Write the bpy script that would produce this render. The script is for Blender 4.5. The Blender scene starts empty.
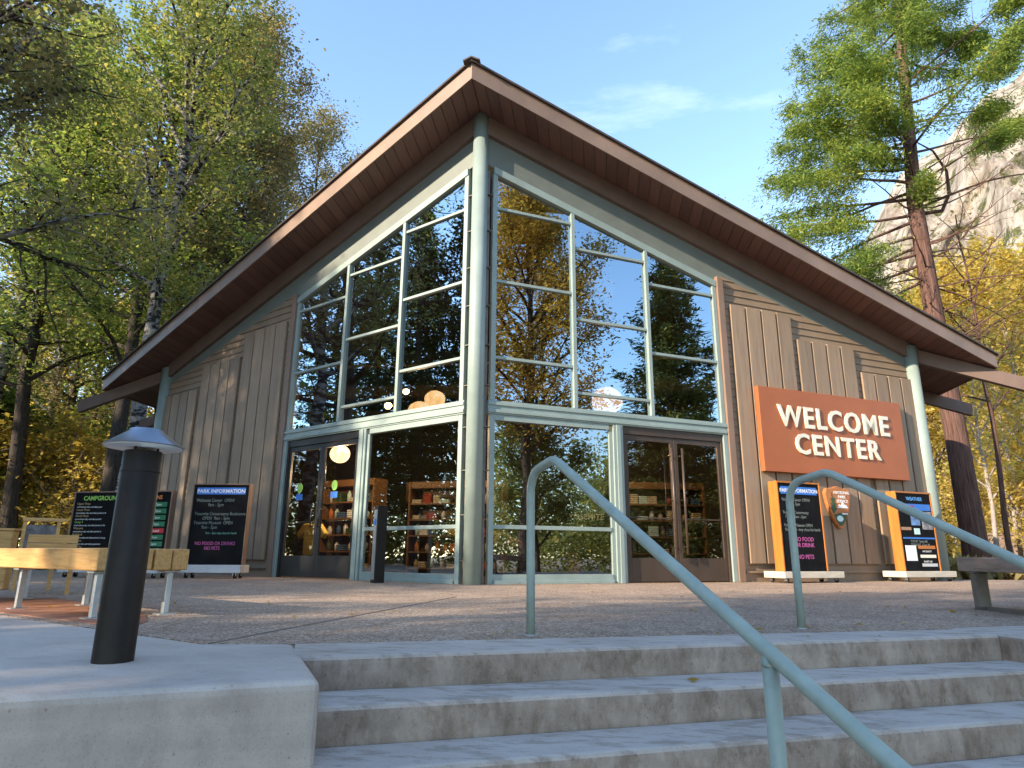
import bpy, bmesh, math, random
import numpy as np
from mathutils import Matrix, Vector

sc = bpy.context.scene
col = sc.collection
rad = math.radians

# ------------------------------------------------------------------ camera, world, sun, exposure
cam_d = bpy.data.cameras.new("camera")
cam = bpy.data.objects.new("camera", cam_d)
col.objects.link(cam)
cam_d.sensor_width = 36.0
cam_d.lens = 661.11 * 36.0 / 1024.0
cam_d.clip_start = 0.05
cam_d.clip_end = 6000.0
PITCH, ROLL, YAW = rad(14.61), rad(0.403), rad(-7.113)
fw = Vector((math.sin(YAW) * math.cos(PITCH), math.cos(YAW) * math.cos(PITCH), math.sin(PITCH)))
rt0 = Vector((math.cos(YAW), -math.sin(YAW), 0))
up0 = rt0.cross(fw)
rt = rt0 * math.cos(ROLL) + up0 * math.sin(ROLL)
up = -rt0 * math.sin(ROLL) + up0 * math.cos(ROLL)
CAM = Vector((1.937, -10.624, 0.432))
M = Matrix.Identity(4)
for i in range(3):
    M[i][0] = rt[i]; M[i][1] = up[i]; M[i][2] = -fw[i]; M[i][3] = CAM[i]
cam.matrix_world = M
sc.camera = cam

SUN_AZ, SUN_EL = -132.0, 22.0            # azimuth from +Y towards +X
world = bpy.data.worlds.new("World")
sc.world = world
world.use_nodes = True
wn, wl = world.node_tree.nodes, world.node_tree.links
wn.clear()
sky = wn.new("ShaderNodeTexSky"); sky.sky_type = 'NISHITA'; sky.sun_disc = False
sky.sun_elevation = rad(SUN_EL); sky.sun_rotation = rad(SUN_AZ)
sky.air_density = 1.0; sky.dust_density = 0.1; sky.ozone_density = 2.0
bgn = wn.new("ShaderNodeBackground"); bgn.inputs['Strength'].default_value = 0.15
wout = wn.new("ShaderNodeOutputWorld")
tc = wn.new("ShaderNodeTexCoord")
mp = wn.new("ShaderNodeMapping"); mp.inputs['Scale'].default_value = (1.2, 3.2, 5.0); mp.inputs['Rotation'].default_value = (0.2, 0.3, 0.5)
cn = wn.new("ShaderNodeTexNoise"); cn.inputs['Scale'].default_value = 2.6; cn.inputs['Detail'].default_value = 7; cn.inputs['Roughness'].default_value = 0.62
cr = wn.new("ShaderNodeValToRGB"); cr.color_ramp.elements[0].position = 0.60; cr.color_ramp.elements[1].position = 0.95
cr.color_ramp.elements[1].color = (0.4, 0.4, 0.4, 1)
mxw = wn.new("ShaderNodeMixRGB"); mxw.inputs['Color2'].default_value = (3.6, 4.0, 4.6, 1)
wl.new(tc.outputs['Generated'], mp.inputs['Vector']); wl.new(mp.outputs[0], cn.inputs['Vector'])
wl.new(cn.outputs['Fac'], cr.inputs['Fac']); wl.new(cr.outputs['Color'], mxw.inputs['Fac'])
wl.new(sky.outputs[0], mxw.inputs['Color1']); wl.new(mxw.outputs[0], bgn.inputs['Color'])
wl.new(bgn.outputs[0], wout.inputs['Surface'])

sun_d = bpy.data.lights.new("sun", 'SUN')
sun_d.energy = 3.0; sun_d.angle = rad(0.55); sun_d.color = (1.0, 0.85, 0.66)
sun = bpy.data.objects.new("sun", sun_d); col.objects.link(sun)
sdir = Vector((math.sin(rad(SUN_AZ)) * math.cos(rad(SUN_EL)), math.cos(rad(SUN_AZ)) * math.cos(rad(SUN_EL)), math.sin(rad(SUN_EL))))
sun.rotation_euler = sdir.to_track_quat('Z', 'Y').to_euler()
sun.location = (-20, -20, 30)

sc.view_settings.view_transform = 'Standard'
sc.view_settings.look = 'None'
sc.view_settings.exposure = 1.85
sc.view_settings.gamma = 1.0
sc.view_settings.use_curve_mapping = False
sc.render.engine = 'CYCLES'
cy = sc.cycles
cy.use_denoising = True
cy.max_bounces = 7; cy.diffuse_bounces = 3; cy.glossy_bounces = 3; cy.transmission_bounces = 4
cy.transparent_max_bounces = 10
cy.sample_clamp_indirect = 6.0
cy.caustics_reflective = False; cy.caustics_refractive = False

# ------------------------------------------------------------------ materials
MATS = {}
def new_mat(name):
    m = bpy.data.materials.new(name); m.use_nodes = True
    m.node_tree.nodes.clear()
    return m, m.node_tree.nodes, m.node_tree.links

def out(n, l, sh):
    o = n.new("ShaderNodeOutputMaterial"); l.new(sh, o.inputs['Surface'])

def ramp(n, stops):
    r = n.new("ShaderNodeValToRGB"); e = r.color_ramp.elements
    while len(e) < len(stops): e.new(0.5)
    for k, (pos, c) in enumerate(stops):
        e[k].position = pos; e[k].color = (*c, 1)
    return r

def coords(n, l, scale=(1, 1, 1), kind='Object', rot=(0, 0, 0)):
    t = n.new("ShaderNodeTexCoord"); m = n.new("ShaderNodeMapping")
    m.inputs['Scale'].default_value = scale; m.inputs['Rotation'].default_value = rot
    l.new(t.outputs[kind], m.inputs['Vector'])
    return m.outputs[0]

def noise(n, l, vec, scale, detail=4, rough=0.55):
    t = n.new("ShaderNodeTexNoise"); t.inputs['Scale'].default_value = scale
    t.inputs['Detail'].default_value = detail; t.inputs['Roughness'].default_value = rough
    l.new(vec, t.inputs['Vector'])
    return t.outputs['Fac']

def bump(n, l, h, strength=0.3, dist=0.01):
    b = n.new("ShaderNodeBump"); b.inputs['Strength'].default_value = strength; b.inputs['Distance'].default_value = dist
    l.new(h, b.inputs['Height'])
    return b.outputs[0]

def mulc(n, l, a, b, fac=1.0, mode='MULTIPLY'):
    m = n.new("ShaderNodeMixRGB"); m.blend_type = mode
    if isinstance(fac, float): m.inputs['Fac'].default_value = fac
    else: l.new(fac, m.inputs['Fac'])
    for s, v in (('Color1', a), ('Color2', b)):
        if isinstance(v, tuple): m.inputs[s].default_value = (*v, 1)
        else: l.new(v, m.inputs[s])
    return m.outputs[0]

def plain(name, c, rough=0.6, metal=0.0, var=0.18, scale=3.0, stretch=(1, 1, 1), bmp=0.1, bscale=40, spec=0.4, dist=0.004):
    """base colour with soft large-scale wear and a fine bump"""
    m, n, l = new_mat(name)
    v = coords(n, l, stretch)
    f = noise(n, l, v, scale, 6, 0.62)
    r = ramp(n, [(0.3, tuple(x * (1 - var) for x in c)), (0.7, tuple(min(1, x * (1 + var)) for x in c))])
    l.new(f, r.inputs['Fac'])
    p = n.new("ShaderNodeBsdfPrincipled")
    l.new(r.outputs['Color'], p.inputs['Base Color'])
    p.inputs['Roughness'].default_value = rough; p.inputs['Metallic'].default_value = metal
    p.inputs['Specular IOR Level'].default_value = spec
    if bmp:
        l.new(bump(n, l, noise(n, l, v, bscale, 3), bmp, dist), p.inputs['Normal'])
    out(n, l, p.outputs[0]); MATS[name] = m
    return m

sage = plain("sage_paint", (0.265, 0.325, 0.295), 0.42, var=0.10, scale=2.2, bmp=0.04)
sage_rail = plain("sage_rail_paint", (0.31, 0.37, 0.32), 0.36, var=0.14, scale=9, bmp=0.05, bscale=60)
green_beam = plain("green_beam_paint", (0.162, 0.180, 0.157), 0.55, var=0.1)
brown = plain("brown_paint", (0.258, 0.180, 0.116), 0.6, var=0.16, scale=1.6, stretch=(1, 1, .25), bmp=0.15, bscale=30)
def m_board(name, c):
    m, n, l = new_mat(name)
    v = coords(n, l, (5, 5, .35))
    f = noise(n, l, v, 2.4, 8, 0.68)
    r = ramp(n, [(0.28, tuple(x * .72 for x in c)), (0.5, c), (0.75, tuple(x * 1.22 for x in c))]); l.new(f, r.inputs['Fac'])
    g = n.new("ShaderNodeNewGeometry")
    rr = ramp(n, [(0, (0.86, 0.86, 0.87)), (1, (1.12, 1.10, 1.08))]); l.new(g.outputs['Random Per Island'], rr.inputs['Fac'])
    cc = mulc(n, l, r.outputs[0], rr.outputs[0])
    p = n.new("ShaderNodeBsdfPrincipled"); p.inputs['Roughness'].default_value = 0.6; p.inputs['Specular IOR Level'].default_value = 0.35
    l.new(cc, p.inputs['Base Color'])
    l.new(bump(n, l, noise(n, l, coords(n, l, (40, 40, 1.2)), 2.0, 6, 0.7), 0.3, 0.004), p.inputs['Normal'])
    out(n, l, p.outputs[0]); return m
_unused = plain("brown_board_paint", (0.264, 0.182, 0.135), 0.58, var=0.17, scale=2.0, stretch=(3, 3, .35), bmp=0.2, bscale=26)
brown_batten = m_board('brown_boards', (0.285, 0.200, 0.130))
trim_brown = plain("trim_brown_paint", (0.23, 0.145, 0.098), 0.55, var=0.14, scale=1.5, bmp=0.12, bscale=25)
fascia_m = plain("fascia_paint", (0.235, 0.152, 0.104), 0.5, var=0.22, scale=1.1, bmp=0.12, bscale=18)
roof_m = plain("roof_shingle", (0.075, 0.058, 0.05), 0.85, var=0.35, scale=5, bmp=0.5, bscale=12, dist=0.02)
beam_brown = plain("rafter_paint", (0.175, 0.118, 0.092), 0.55, var=0.16, scale=1.2)
bronze = plain("bronze_door", (0.085, 0.06, 0.045), 0.38, metal=0.35, var=0.12, bmp=0.03)
dark_door = plain("dark_door", (0.035, 0.032, 0.03), 0.4, metal=0.2, var=0.12, bmp=0.03)
black = plain("black_paint", (0.021, 0.0165, 0.0135), 0.5, var=0.35, scale=6, bmp=0.08, spec=0.22)
black_matte = plain("chalkboard", (0.0065, 0.0065, 0.007), 0.75, var=0.5, scale=4, bmp=0.0, spec=0.12)
steel = plain("galvanised_steel", (0.46, 0.49, 0.50), 0.42, metal=0.75, var=0.2, scale=7, bmp=0.08)
steel_dark = plain("weathered_steel", (0.17, 0.155, 0.14), 0.5, metal=0.5, var=0.25, scale=6, bmp=0.1)
silver = plain("silver_plate", (0.42, 0.43, 0.46), 0.35, metal=0.7, var=0.1)
white = plain("white_paint", (0.78, 0.78, 0.77), 0.5, var=0.05)
cream = plain("cream_letters", (0.80, 0.74, 0.58), 0.5, var=0.06)
sign_m = plain("sign_panel", (0.37, 0.107, 0.034), 0.5, var=0.10, scale=1.2, bmp=0.08, bscale=20)
orange_wood = plain("stained_wood", (0.46, 0.15, 0.026), 0.5, var=0.2, scale=3, stretch=(6, 6, .6), bmp=0.1)
grey_wood = plain("cart_wood", (0.52, 0.46, 0.37), 0.6, var=0.15, scale=4, stretch=(1, 4, 4))
grey_cart = plain("grey_cart", (0.50, 0.50, 0.50), 0.5, var=0.1)
rubber = plain("rubber", (0.02, 0.02, 0.022), 0.6, var=0.2)
blue_band = plain("blue_band", (0.035, 0.17, 0.56), 0.5, var=0.05)
green_tag = plain("green_tag", (0.02, 0.16, 0.07), 0.5, var=0.08)
red_tag = plain("red_tag", (0.42, 0.02, 0.03), 0.5, var=0.08)
lime_text = plain("lime_text", (0.30, 0.55, 0.10), 0.6, var=0.02)
tan_text = plain("tan_text", (0.52, 0.34, 0.16), 0.6, var=0.02)
orange_text = plain("orange_text", (0.75, 0.22, 0.05), 0.6, var=0.02)
chalk_grey = plain("chalk_grey", (0.20, 0.23, 0.21), 0.9, var=0.4, scale=30)
chalk_pink = plain("chalk_pink", (0.42, 0.09, 0.26), 0.9, var=0.3, scale=30)
chalk_rub = plain("chalk_smear", (0.13, 0.12, 0.12), 0.9, var=0.9, scale=8)
brown_sign = plain("emblem_brown", (0.44, 0.155, 0.045), 0.5, var=0.18, scale=9, bmp=0.3, bscale=18, dist=.02)
emblem_green = plain("emblem_green", (0.045, 0.085, 0.035), 0.6, var=0.2)
lake_blue = plain("lake_blue", (0.55, 0.72, 0.70), 0.5, var=0.1)
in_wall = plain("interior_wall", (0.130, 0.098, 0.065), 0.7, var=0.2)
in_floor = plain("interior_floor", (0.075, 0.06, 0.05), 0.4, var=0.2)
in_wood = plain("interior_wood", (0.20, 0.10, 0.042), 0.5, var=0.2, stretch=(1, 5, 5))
shirt_yellow = plain("yellow_cloth", (0.62, 0.45, 0.10), 0.85, var=0.15, scale=8)
cloth_a = plain("grey_cloth", (0.25, 0.26, 0.28), 0.9, var=0.2)
cloth_b = plain("red_cloth", (0.36, 0.07, 0.05), 0.9, var=0.2)
cloth_c = plain("blue_cloth", (0.06, 0.12, 0.25), 0.9, var=0.2)
cloth_d = plain("cream_cloth", (0.55, 0.48, 0.36), 0.9, var=0.2)
pumpkin_m = plain("pumpkin_skin", (0.62, 0.18, 0.03), 0.5, var=0.2)
gourd_m = plain("pale_gourd", (0.62, 0.50, 0.24), 0.5, var=0.2)
stem_m = plain("dry_stem", (0.16, 0.13, 0.06), 0.8)
terracotta = plain("terracotta_pavers", (0.30, 0.14, 0.085), 0.8, var=0.35, scale=6, bmp=0.3, bscale=30)
dirt_m = plain("bare_ground", (0.30, 0.22, 0.145), 0.95, var=0.45, scale=0.8, bmp=0.5, bscale=9, dist=0.05)
rock_wall_m = plain("brown_wall", (0.20, 0.14, 0.11), 0.8, var=0.25)

def m_timber():
    m, n, l = new_mat("bench_timber")
    v = coords(n, l, (1.0, 14, 14))
    w = noise(n, l, v, 3.2, 6, 0.6)
    r = ramp(n, [(0.25, (0.32, 0.155, 0.05)), (0.5, (0.50, 0.28, 0.09)), (0.75, (0.59, 0.36, 0.14))])
    l.new(w, r.inputs['Fac'])
    p = n.new("ShaderNodeBsdfPrincipled"); p.inputs['Roughness'].default_value = 0.6
    l.new(r.outputs[0], p.inputs['Base Color'])
    l.new(bump(n, l, w, 0.25, 0.006), p.inputs['Normal'])
    out(n, l, p.outputs[0]); return m
timber = m_timber()

def m_oldwood():
    m, n, l = new_mat("weathered_timber")
    v = coords(n, l, (1.0, 9, 9))
    w = noise(n, l, v, 3.0, 6, 0.65)
    r = ramp(n, [(0.3, (0.17, 0.12, 0.095)), (0.7, (0.36, 0.27, 0.22))])
    l.new(w, r.inputs['Fac'])
    p = n.new("ShaderNodeBsdfPrincipled"); p.inputs['Roughness'].default_value = 0.7
    l.new(r.outputs[0], p.inputs['Base Color']); l.new(bump(n, l, w, 0.3, 0.006), p.inputs['Normal'])
    out(n, l, p.outputs[0]); return m
oldwood = m_oldwood()

def m_concrete(name, dirty):
    m, n, l = new_mat(name)
    v = coords(n, l)
    big = noise(n, l, v, 1.3, 7, 0.65)
    r = ramp(n, [(0.3, (0.44, 0.375, 0.315)), (0.5, (0.53, 0.46, 0.395)), (0.72, (0.61, 0.54, 0.47))])
    l.new(big, r.inputs['Fac'])
    c = r.outputs[0]
    # streaky dirt on risers (normal facing sideways), blotchy scuffs on treads
    g = n.new("ShaderNodeNewGeometry"); sx = n.new("ShaderNodeSeparateXYZ"); l.new(g.outputs['True Normal'], sx.inputs[0])
    vs = coords(n, l, (5, 5, 2.6))
    st = noise(n, l, vs, 1.6, 8, 0.7)
    sr = ramp(n, [(0.30, (0.42, 0.345, 0.295)), (0.62, (0.80, 0.73, 0.67))]); l.new(st, sr.inputs['Fac'])
    side = n.new("ShaderNodeMapRange"); side.inputs['From Min'].default_value = 0.75; side.inputs['From Max'].default_value = 0.3
    l.new(sx.outputs['Z'], side.inputs['Value'])
    sf = n.new("ShaderNodeMath"); sf.operation = 'MULTIPLY'; sf.inputs[1].default_value = dirty; l.new(side.outputs[0], sf.inputs[0])
    c = mulc(n, l, c, sr.outputs[0], sf.outputs[0])
    sc2 = noise(n, l, coords(n, l, (2.0, 5.5, 2), rot=(0, 0, rad(-23))), 2.4, 9, 0.72)
    s2 = ramp(n, [(0.40, (0.50, 0.44, 0.38)), (0.50, (1, 1, 1))]); l.new(sc2, s2.inputs['Fac'])
    c = mulc(n, l, c, s2.outputs[0], 0.55 * dirty)
    sp = noise(n, l, v, 160, 2, 0.5)
    s3 = ramp(n, [(0.30, (0.72, 0.72, 0.72)), (0.42, (1, 1, 1)), (0.8, (1.06, 1.06, 1.06))]); l.new(sp, s3.inputs['Fac'])
    c = mulc(n, l, c, s3.outputs[0], 0.6)
    pv = n.new("ShaderNodeTexVoronoi"); pv.inputs['Scale'].default_value = 17; l.new(v, pv.inputs['Vector'])
    pr = ramp(n, [(0.0, (0.35, 0.32, 0.29)), (0.07, (0.55, 0.52, 0.49)), (0.10, (1, 1, 1))]); l.new(pv.outputs['Distance'], pr.inputs['Fac'])
    c = mulc(n, l, c, pr.outputs[0], 0.55)
    hz = noise(n, l, coords(n, l, (0.5, 0.5, 9)), 1.4, 5, 0.6)
    hr = ramp(n, [(0.35, (0.86, 0.85, 0.85)), (0.65, (1.05, 1.05, 1.05))]); l.new(hz, hr.inputs['Fac'])
    c = mulc(n, l, c, hr.outputs[0], 0.7)
    p = n.new("ShaderNodeBsdfPrincipled"); p.inputs['Roughness'].default_value = 0.82
    p.inputs['Specular IOR Level'].default_value = 0.3
    l.new(c, p.inputs['Base Color'])
    b1 = bump(n, l, noise(n, l, v, 70, 5, 0.7), 0.25, 0.006)
    l.new(b1, p.inputs['Normal'])
    out(n, l, p.outputs[0]); return m
concrete = m_concrete("smooth_concrete", 0.35)
concrete_step = m_concrete("worn_step_concrete", 1.0)

def m_aggregate():
    m, n, l = new_mat("exposed_aggregate")
    v = coords(n, l)
    vo = n.new("ShaderNodeTexVoronoi"); vo.inputs['Scale'].default_value = 85; l.new(v, vo.inputs['Vector'])
    sep = n.new("ShaderNodeSeparateColor"); l.new(vo.outputs['Color'], sep.inputs[0])
    r = ramp(n, [(0.0, (0.15, 0.107, 0.076)), (0.35, (0.325, 0.23, 0.162)), (0.7, (0.44, 0.33, 0.245)), (1.0, (0.65, 0.54, 0.43))])
    l.new(sep.outputs[0], r.inputs['Fac'])
    big = noise(n, l, v, 0.7, 7, 0.65)
    rb = ramp(n, [(0.3, (0.74, 0.72, 0.72)), (0.7, (1.08, 1.04, 1.0))]); l.new(big, rb.inputs['Fac'])
    c = mulc(n, l, r.outputs[0], rb.outputs[0])
    s1 = noise(n, l, v, 2.3, 8, 0.75)
    r1 = ramp(n, [(0.36, (0.70, 0.67, 0.64)), (0.50, (1, 1, 1)), (0.75, (1.07, 1.06, 1.05))]); l.new(s1, r1.inputs['Fac'])
    c = mulc(n, l, c, r1.outputs[0], 0.8)
    p = n.new("ShaderNodeBsdfPrincipled"); p.inputs['Roughness'].default_value = 0.78; p.inputs['Specular IOR Level'].default_value = 0.35
    l.new(c, p.inputs['Base Color'])
    inv = n.new("ShaderNodeMath"); inv.operation = 'SUBTRACT'; inv.inputs[0].default_value = 1; l.new(vo.outputs['Distance'], inv.inputs[1])
    l.new(bump(n, l, inv.outputs[0], 0.5, 0.004), p.inputs['Normal'])
    out(n, l, p.outputs[0]); return m
aggregate = m_aggregate()

def m_soffit():
    m, n, l = new_mat("soffit_boards")
    t = n.new("ShaderNodeTexCoord"); sx = n.new("ShaderNodeSeparateXYZ"); l.new(t.outputs['Object'], sx.inputs[0])
    d = n.new("ShaderNodeMath"); d.operation = 'MULTIPLY'; d.inputs[1].default_value = 1 / 0.21; l.new(sx.outputs['X'], d.inputs[0])
    fr = n.new("ShaderNodeMath"); fr.operation = 'FRACT'; l.new(d.outputs[0], fr.inputs[0])
    gr = ramp(n, [(0.0, (0, 0, 0)), (0.05, (1, 1, 1)), (0.95, (1, 1, 1)), (1.0, (0, 0, 0))]); l.new(fr.outputs[0], gr.inputs['Fac'])
    fl = n.new("ShaderNodeMath"); fl.operation = 'FLOOR'; l.new(d.outputs[0], fl.inputs[0])
    wn_ = n.new("ShaderNodeTexWhiteNoise"); wn_.noise_dimensions = '1D'; l.new(fl.outputs[0], wn_.inputs['W'])
    rr = ramp(n, [(0, (0.145, 0.072, 0.056)), (1, (0.205, 0.105, 0.08))]); l.new(wn_.outputs['Value'], rr.inputs['Fac'])
    w = noise(n, l, coords(n, l, (14, 1, 1)), 2, 4)
    rw = ramp(n, [(0.3, (0.85, 0.85, 0.85)), (0.7, (1.1, 1.1, 1.1))]); l.new(w, rw.inputs['Fac'])
    c = mulc(n, l, mulc(n, l, rr.outputs[0], rw.outputs[0]), gr.outputs[0], 0.8)
    p = n.new("ShaderNodeBsdfPrincipled"); p.inputs['Roughness'].default_value = 0.55; l.new(c, p.inputs['Base Color'])
    l.new(bump(n, l, gr.outputs[0], 0.7, 0.012), p.inputs['Normal'])
    out(n, l, p.outputs[0]); return m
soffit_m = m_soffit()

def m_glass(name, tint, ior, wob=0.012, gc=(0.93, 0.97, 1.0)):
    m, n, l = new_mat(name)
    tr = n.new("ShaderNodeBsdfTransparent"); tr.inputs['Color'].default_value = (*tint, 1)
    gl = n.new("ShaderNodeBsdfGlossy"); gl.inputs['Roughness'].default_value = 0.0; gl.inputs['Color'].default_value = (*gc, 1)
    f = n.new("ShaderNodeFresnel"); f.inputs['IOR'].default_value = ior
    b = bump(n, l, noise(n, l, coords(n, l), 1.1, 1), 0.25, wob)
    l.new(b, gl.inputs['Normal'])
    mx = n.new("ShaderNodeMixShader"); l.new(f.outputs[0], mx.inputs[0]); l.new(tr.outputs[0], mx.inputs[1]); l.new(gl.outputs[0], mx.inputs[2])
    out(n, l, mx.outputs[0]); return m
glass = m_glass("coated_glass", (0.45, 0.46, 0.44), 6.0, gc=(0.74, 0.90, 1.0))
glass_mid = m_glass("tinted_glass", (0.62, 0.64, 0.60), 4.0, gc=(0.82, 0.93, 1.0))
glass_low = m_glass("clear_glass", (0.78, 0.78, 0.75), 2.2)

def m_emit(name, c, s):
    m, n, l = new_mat(name)
    e = n.new("ShaderNodeEmission"); e.inputs['Color'].default_value = (*c, 1); e.inputs['Strength'].default_value = s
    out(n, l, e.outputs[0]); return m
def m_globe(name, c, s_, k):
    m, n, l = new_mat(name)
    f = noise(n, l, coords(n, l, (k, k, k)), 1.0, 4, 0.6)
    r = ramp(n, [(0.25, (c[0] * .85, c[1] * .68, c[2] * .5)), (0.5, c), (0.72, (1.0, min(1, c[1] * 1.35), min(1, c[2] * 2.2)))]); l.new(f, r.inputs['Fac'])
    e = n.new("ShaderNodeEmission"); e.inputs['Strength'].default_value = s_; l.new(r.outputs[0], e.inputs['Color'])
    out(n, l, e.outputs[0]); return m
globe_m = m_globe("lit_globe", (1.0, 0.60, 0.26), 1.2, 5)
globe_pale = m_globe("lit_pale_globe", (1.0, 0.62, 0.36), 0.75, 4)
bulb_m = m_emit("lit_bulb", (1.0, 0.62, 0.28), 12.0)

def m_leaf(name, stops, trans=0.52, clump=0.5, rough=0.5):
    m, n, l = new_mat(name)
    g = n.new("ShaderNodeNewGeometry")
    oi = n.new("ShaderNodeObjectInfo")
    nz = noise(n, l, coords(n, l), clump, 2, 0.5)
    a = n.new("ShaderNodeMath"); a.operation = 'MULTIPLY_ADD'; a.inputs[1].default_value = 0.55; l.new(g.outputs['Random Per Island'], a.inputs[0])
    b = n.new("ShaderNodeMath"); b.operation = 'MULTIPLY'; b.inputs[1].default_value = 0.62; l.new(nz, b.inputs[0]); l.new(b.outputs[0], a.inputs[2])
    o = n.new("ShaderNodeMath"); o.operation = 'MULTIPLY_ADD'; o.inputs[1].default_value = 0.25; l.new(oi.outputs['Random'], o.inputs[0])
    o2 = n.new("ShaderNodeMath"); o2.operation = 'SUBTRACT'; o2.inputs[1].default_value = 0.2; l.new(a.outputs[0], o2.inputs[0]); l.new(o2.outputs[0], o.inputs[2])
    r = ramp(n, stops); l.new(o.outputs[0], r.inputs['Fac'])
    d = n.new("ShaderNodeBsdfPrincipled"); d.inputs['Roughness'].default_value = rough; d.inputs['Specular IOR Level'].default_value = 0.25
    l.new(r.outputs[0], d.inputs['Base Color'])
    t = n.new("ShaderNodeBsdfTranslucent"); l.new(mulc(n, l, r.outputs[0], (1.25, 1.2, 0.75)), t.inputs['Color'])
    mx = n.new("ShaderNodeMixShader"); mx.inputs[0].default_value = trans
    l.new(d.outputs[0], mx.inputs[1]); l.new(t.outputs[0], mx.inputs[2])
    out(n, l, mx.outputs[0]); return m
leaf_green = m_leaf("alder_leaves", [(0.12, (0.11, 0.145, 0.055)), (0.45, (0.21, 0.255, 0.095)), (0.75, (0.34, 0.345, 0.125)), (0.95, (0.55, 0.43, 0.14))])
leaf_olive = m_leaf("olive_leaves", [(0.1, (0.13, 0.125, 0.07)), (0.45, (0.24, 0.215, 0.11)), (0.75, (0.35, 0.275, 0.15)), (0.95, (0.44, 0.31, 0.17))])
leaf_fresh = m_leaf("fresh_leaves", [(0.12, (0.10, 0.155, 0.045)), (0.45, (0.21, 0.29, 0.085)), (0.8, (0.40, 0.43, 0.12)), (0.96, (0.62, 0.52, 0.15))])
leaf_gold = m_leaf("golden_leaves", [(0.1, (0.30, 0.22, 0.06)), (0.45, (0.55, 0.41, 0.10)), (0.8, (0.70, 0.56, 0.17)), (0.95, (0.56, 0.56, 0.20))])
leaf_rust = m_leaf("rust_leaves", [(0.1, (0.20, 0.11, 0.03)), (0.45, (0.42, 0.26, 0.06)), (0.8, (0.55, 0.38, 0.09)), (0.95, (0.20, 0.19, 0.05))])
leaf_dark = m_leaf("dark_leaves", [(0.15, (0.03, 0.045, 0.018)), (0.6, (0.07, 0.09, 0.032)), (0.95, (0.13, 0.14, 0.045))], trans=0.35)
needle_cedar = m_leaf("cedar_sprays", [(0.12, (0.075, 0.135, 0.05)), (0.42, (0.185, 0.275, 0.07)), (0.7, (0.35, 0.41, 0.09)), (0.96, (0.58, 0.50, 0.11))], trans=0.42)
needle_pine = m_leaf("pine_needles", [(0.15, (0.03, 0.052, 0.02)), (0.55, (0.07, 0.10, 0.03)), (0.92, (0.13, 0.15, 0.045))], trans=0.25)
leaf_dry = m_leaf("dry_grass_blades", [(0.1, (0.16, 0.14, 0.05)), (0.5, (0.34, 0.27, 0.11)), (0.9, (0.5, 0.4, 0.2))], trans=0.35)

def m_bark(name, c1, c2, spot=None, sc_=(6, 6, 1.2)):
    m, n, l = new_mat(name)
    v = coords(n, l, sc_)
    w = noise(n, l, v, 3.0, 8, 0.7)
    r = ramp(n, [(0.35, c1), (0.65, c2)]); l.new(w, r.inputs['Fac'])
    c = r.outputs[0]
    if spot:
        s = noise(n, l, coords(n, l, (1.6, 1.6, 4.5)), 1.7, 5, 0.6)
        sr = ramp(n, [(0.47, (0, 0, 0)), (0.53, (1, 1, 1))]); l.new(s, sr.inputs['Fac'])
        c = mulc(n, l, spot, c, sr.outputs[0], 'MIX')
    p = n.new("ShaderNodeBsdfPrincipled"); p.inputs['Roughness'].default_value = 0.9; p.inputs['Specular IOR Level'].default_value = 0.15
    l.new(c, p.inputs['Base Color']); l.new(bump(n, l, w, 0.8, 0.05), p.inputs['Normal'])
    out(n, l, p.outputs[0]); return m
bark_alder = m_bark("alder_bark", (0.17, 0.155, 0.14), (0.38, 0.36, 0.33), (0.035, 0.03, 0.028))
bark_dark = m_bark("dark_bark", (0.03, 0.024, 0.02), (0.10, 0.08, 0.065))
bark_cedar = m_bark("cedar_bark", (0.05, 0.028, 0.022), (0.20, 0.11, 0.085), sc_=(9, 9, 0.5))
bark_pale = m_bark("pale_bark", (0.22, 0.18, 0.16), (0.42, 0.36, 0.32))

def m_granite():
    m, n, l = new_mat("granite_cliff")
    v = coords(n, l, (1, 1, 0.55))
    a = noise(n, l, v, 0.012, 10, 0.68)
    r = ramp(n, [(0.30, (0.26, 0.22, 0.185)), (0.45, (0.50, 0.43, 0.36)), (0.6, (0.64, 0.565, 0.48)), (0.8, (0.70, 0.64, 0.55))]); l.new(a, r.inputs['Fac'])
    k = noise(n, l, coords(n, l, (1, 1, 0.22)), 0.05, 9, 0.75)
    kr = ramp(n, [(0.40, (0.45, 0.42, 0.40)), (0.56, (1, 1, 1))]); l.new(k, kr.inputs['Fac'])
    c = mulc(n, l, r.outputs[0], kr.outputs[0], 0.85)
    g = noise(n, l, coords(n, l), 0.028, 9, 0.72)
    gr = ramp(n, [(0.52, (0, 0, 0)), (0.58, (1, 1, 1))]); l.new(g, gr.inputs['Fac'])
    g2 = noise(n, l, coords(n, l), 0.25, 3, 0.6)
    gc = ramp(n, [(0.3, (0.05, 0.065, 0.025)), (0.7, (0.20, 0.20, 0.085))]); l.new(g2, gc.inputs['Fac'])
    c = mulc(n, l, c, gc.outputs[0], gr.outputs[0], 'MIX')
    p = n.new("ShaderNodeBsdfPrincipled"); p.inputs['Roughness'].default_value = 0.95; p.inputs['Specular IOR Level'].default_value = 0.1
    l.new(c, p.inputs['Base Color']); l.new(bump(n, l, noise(n, l, v, 0.06, 10, 0.75), 1.0, 14), p.inputs['Normal'])
    out(n, l, p.outputs[0]); return m
granite = m_granite()

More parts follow.
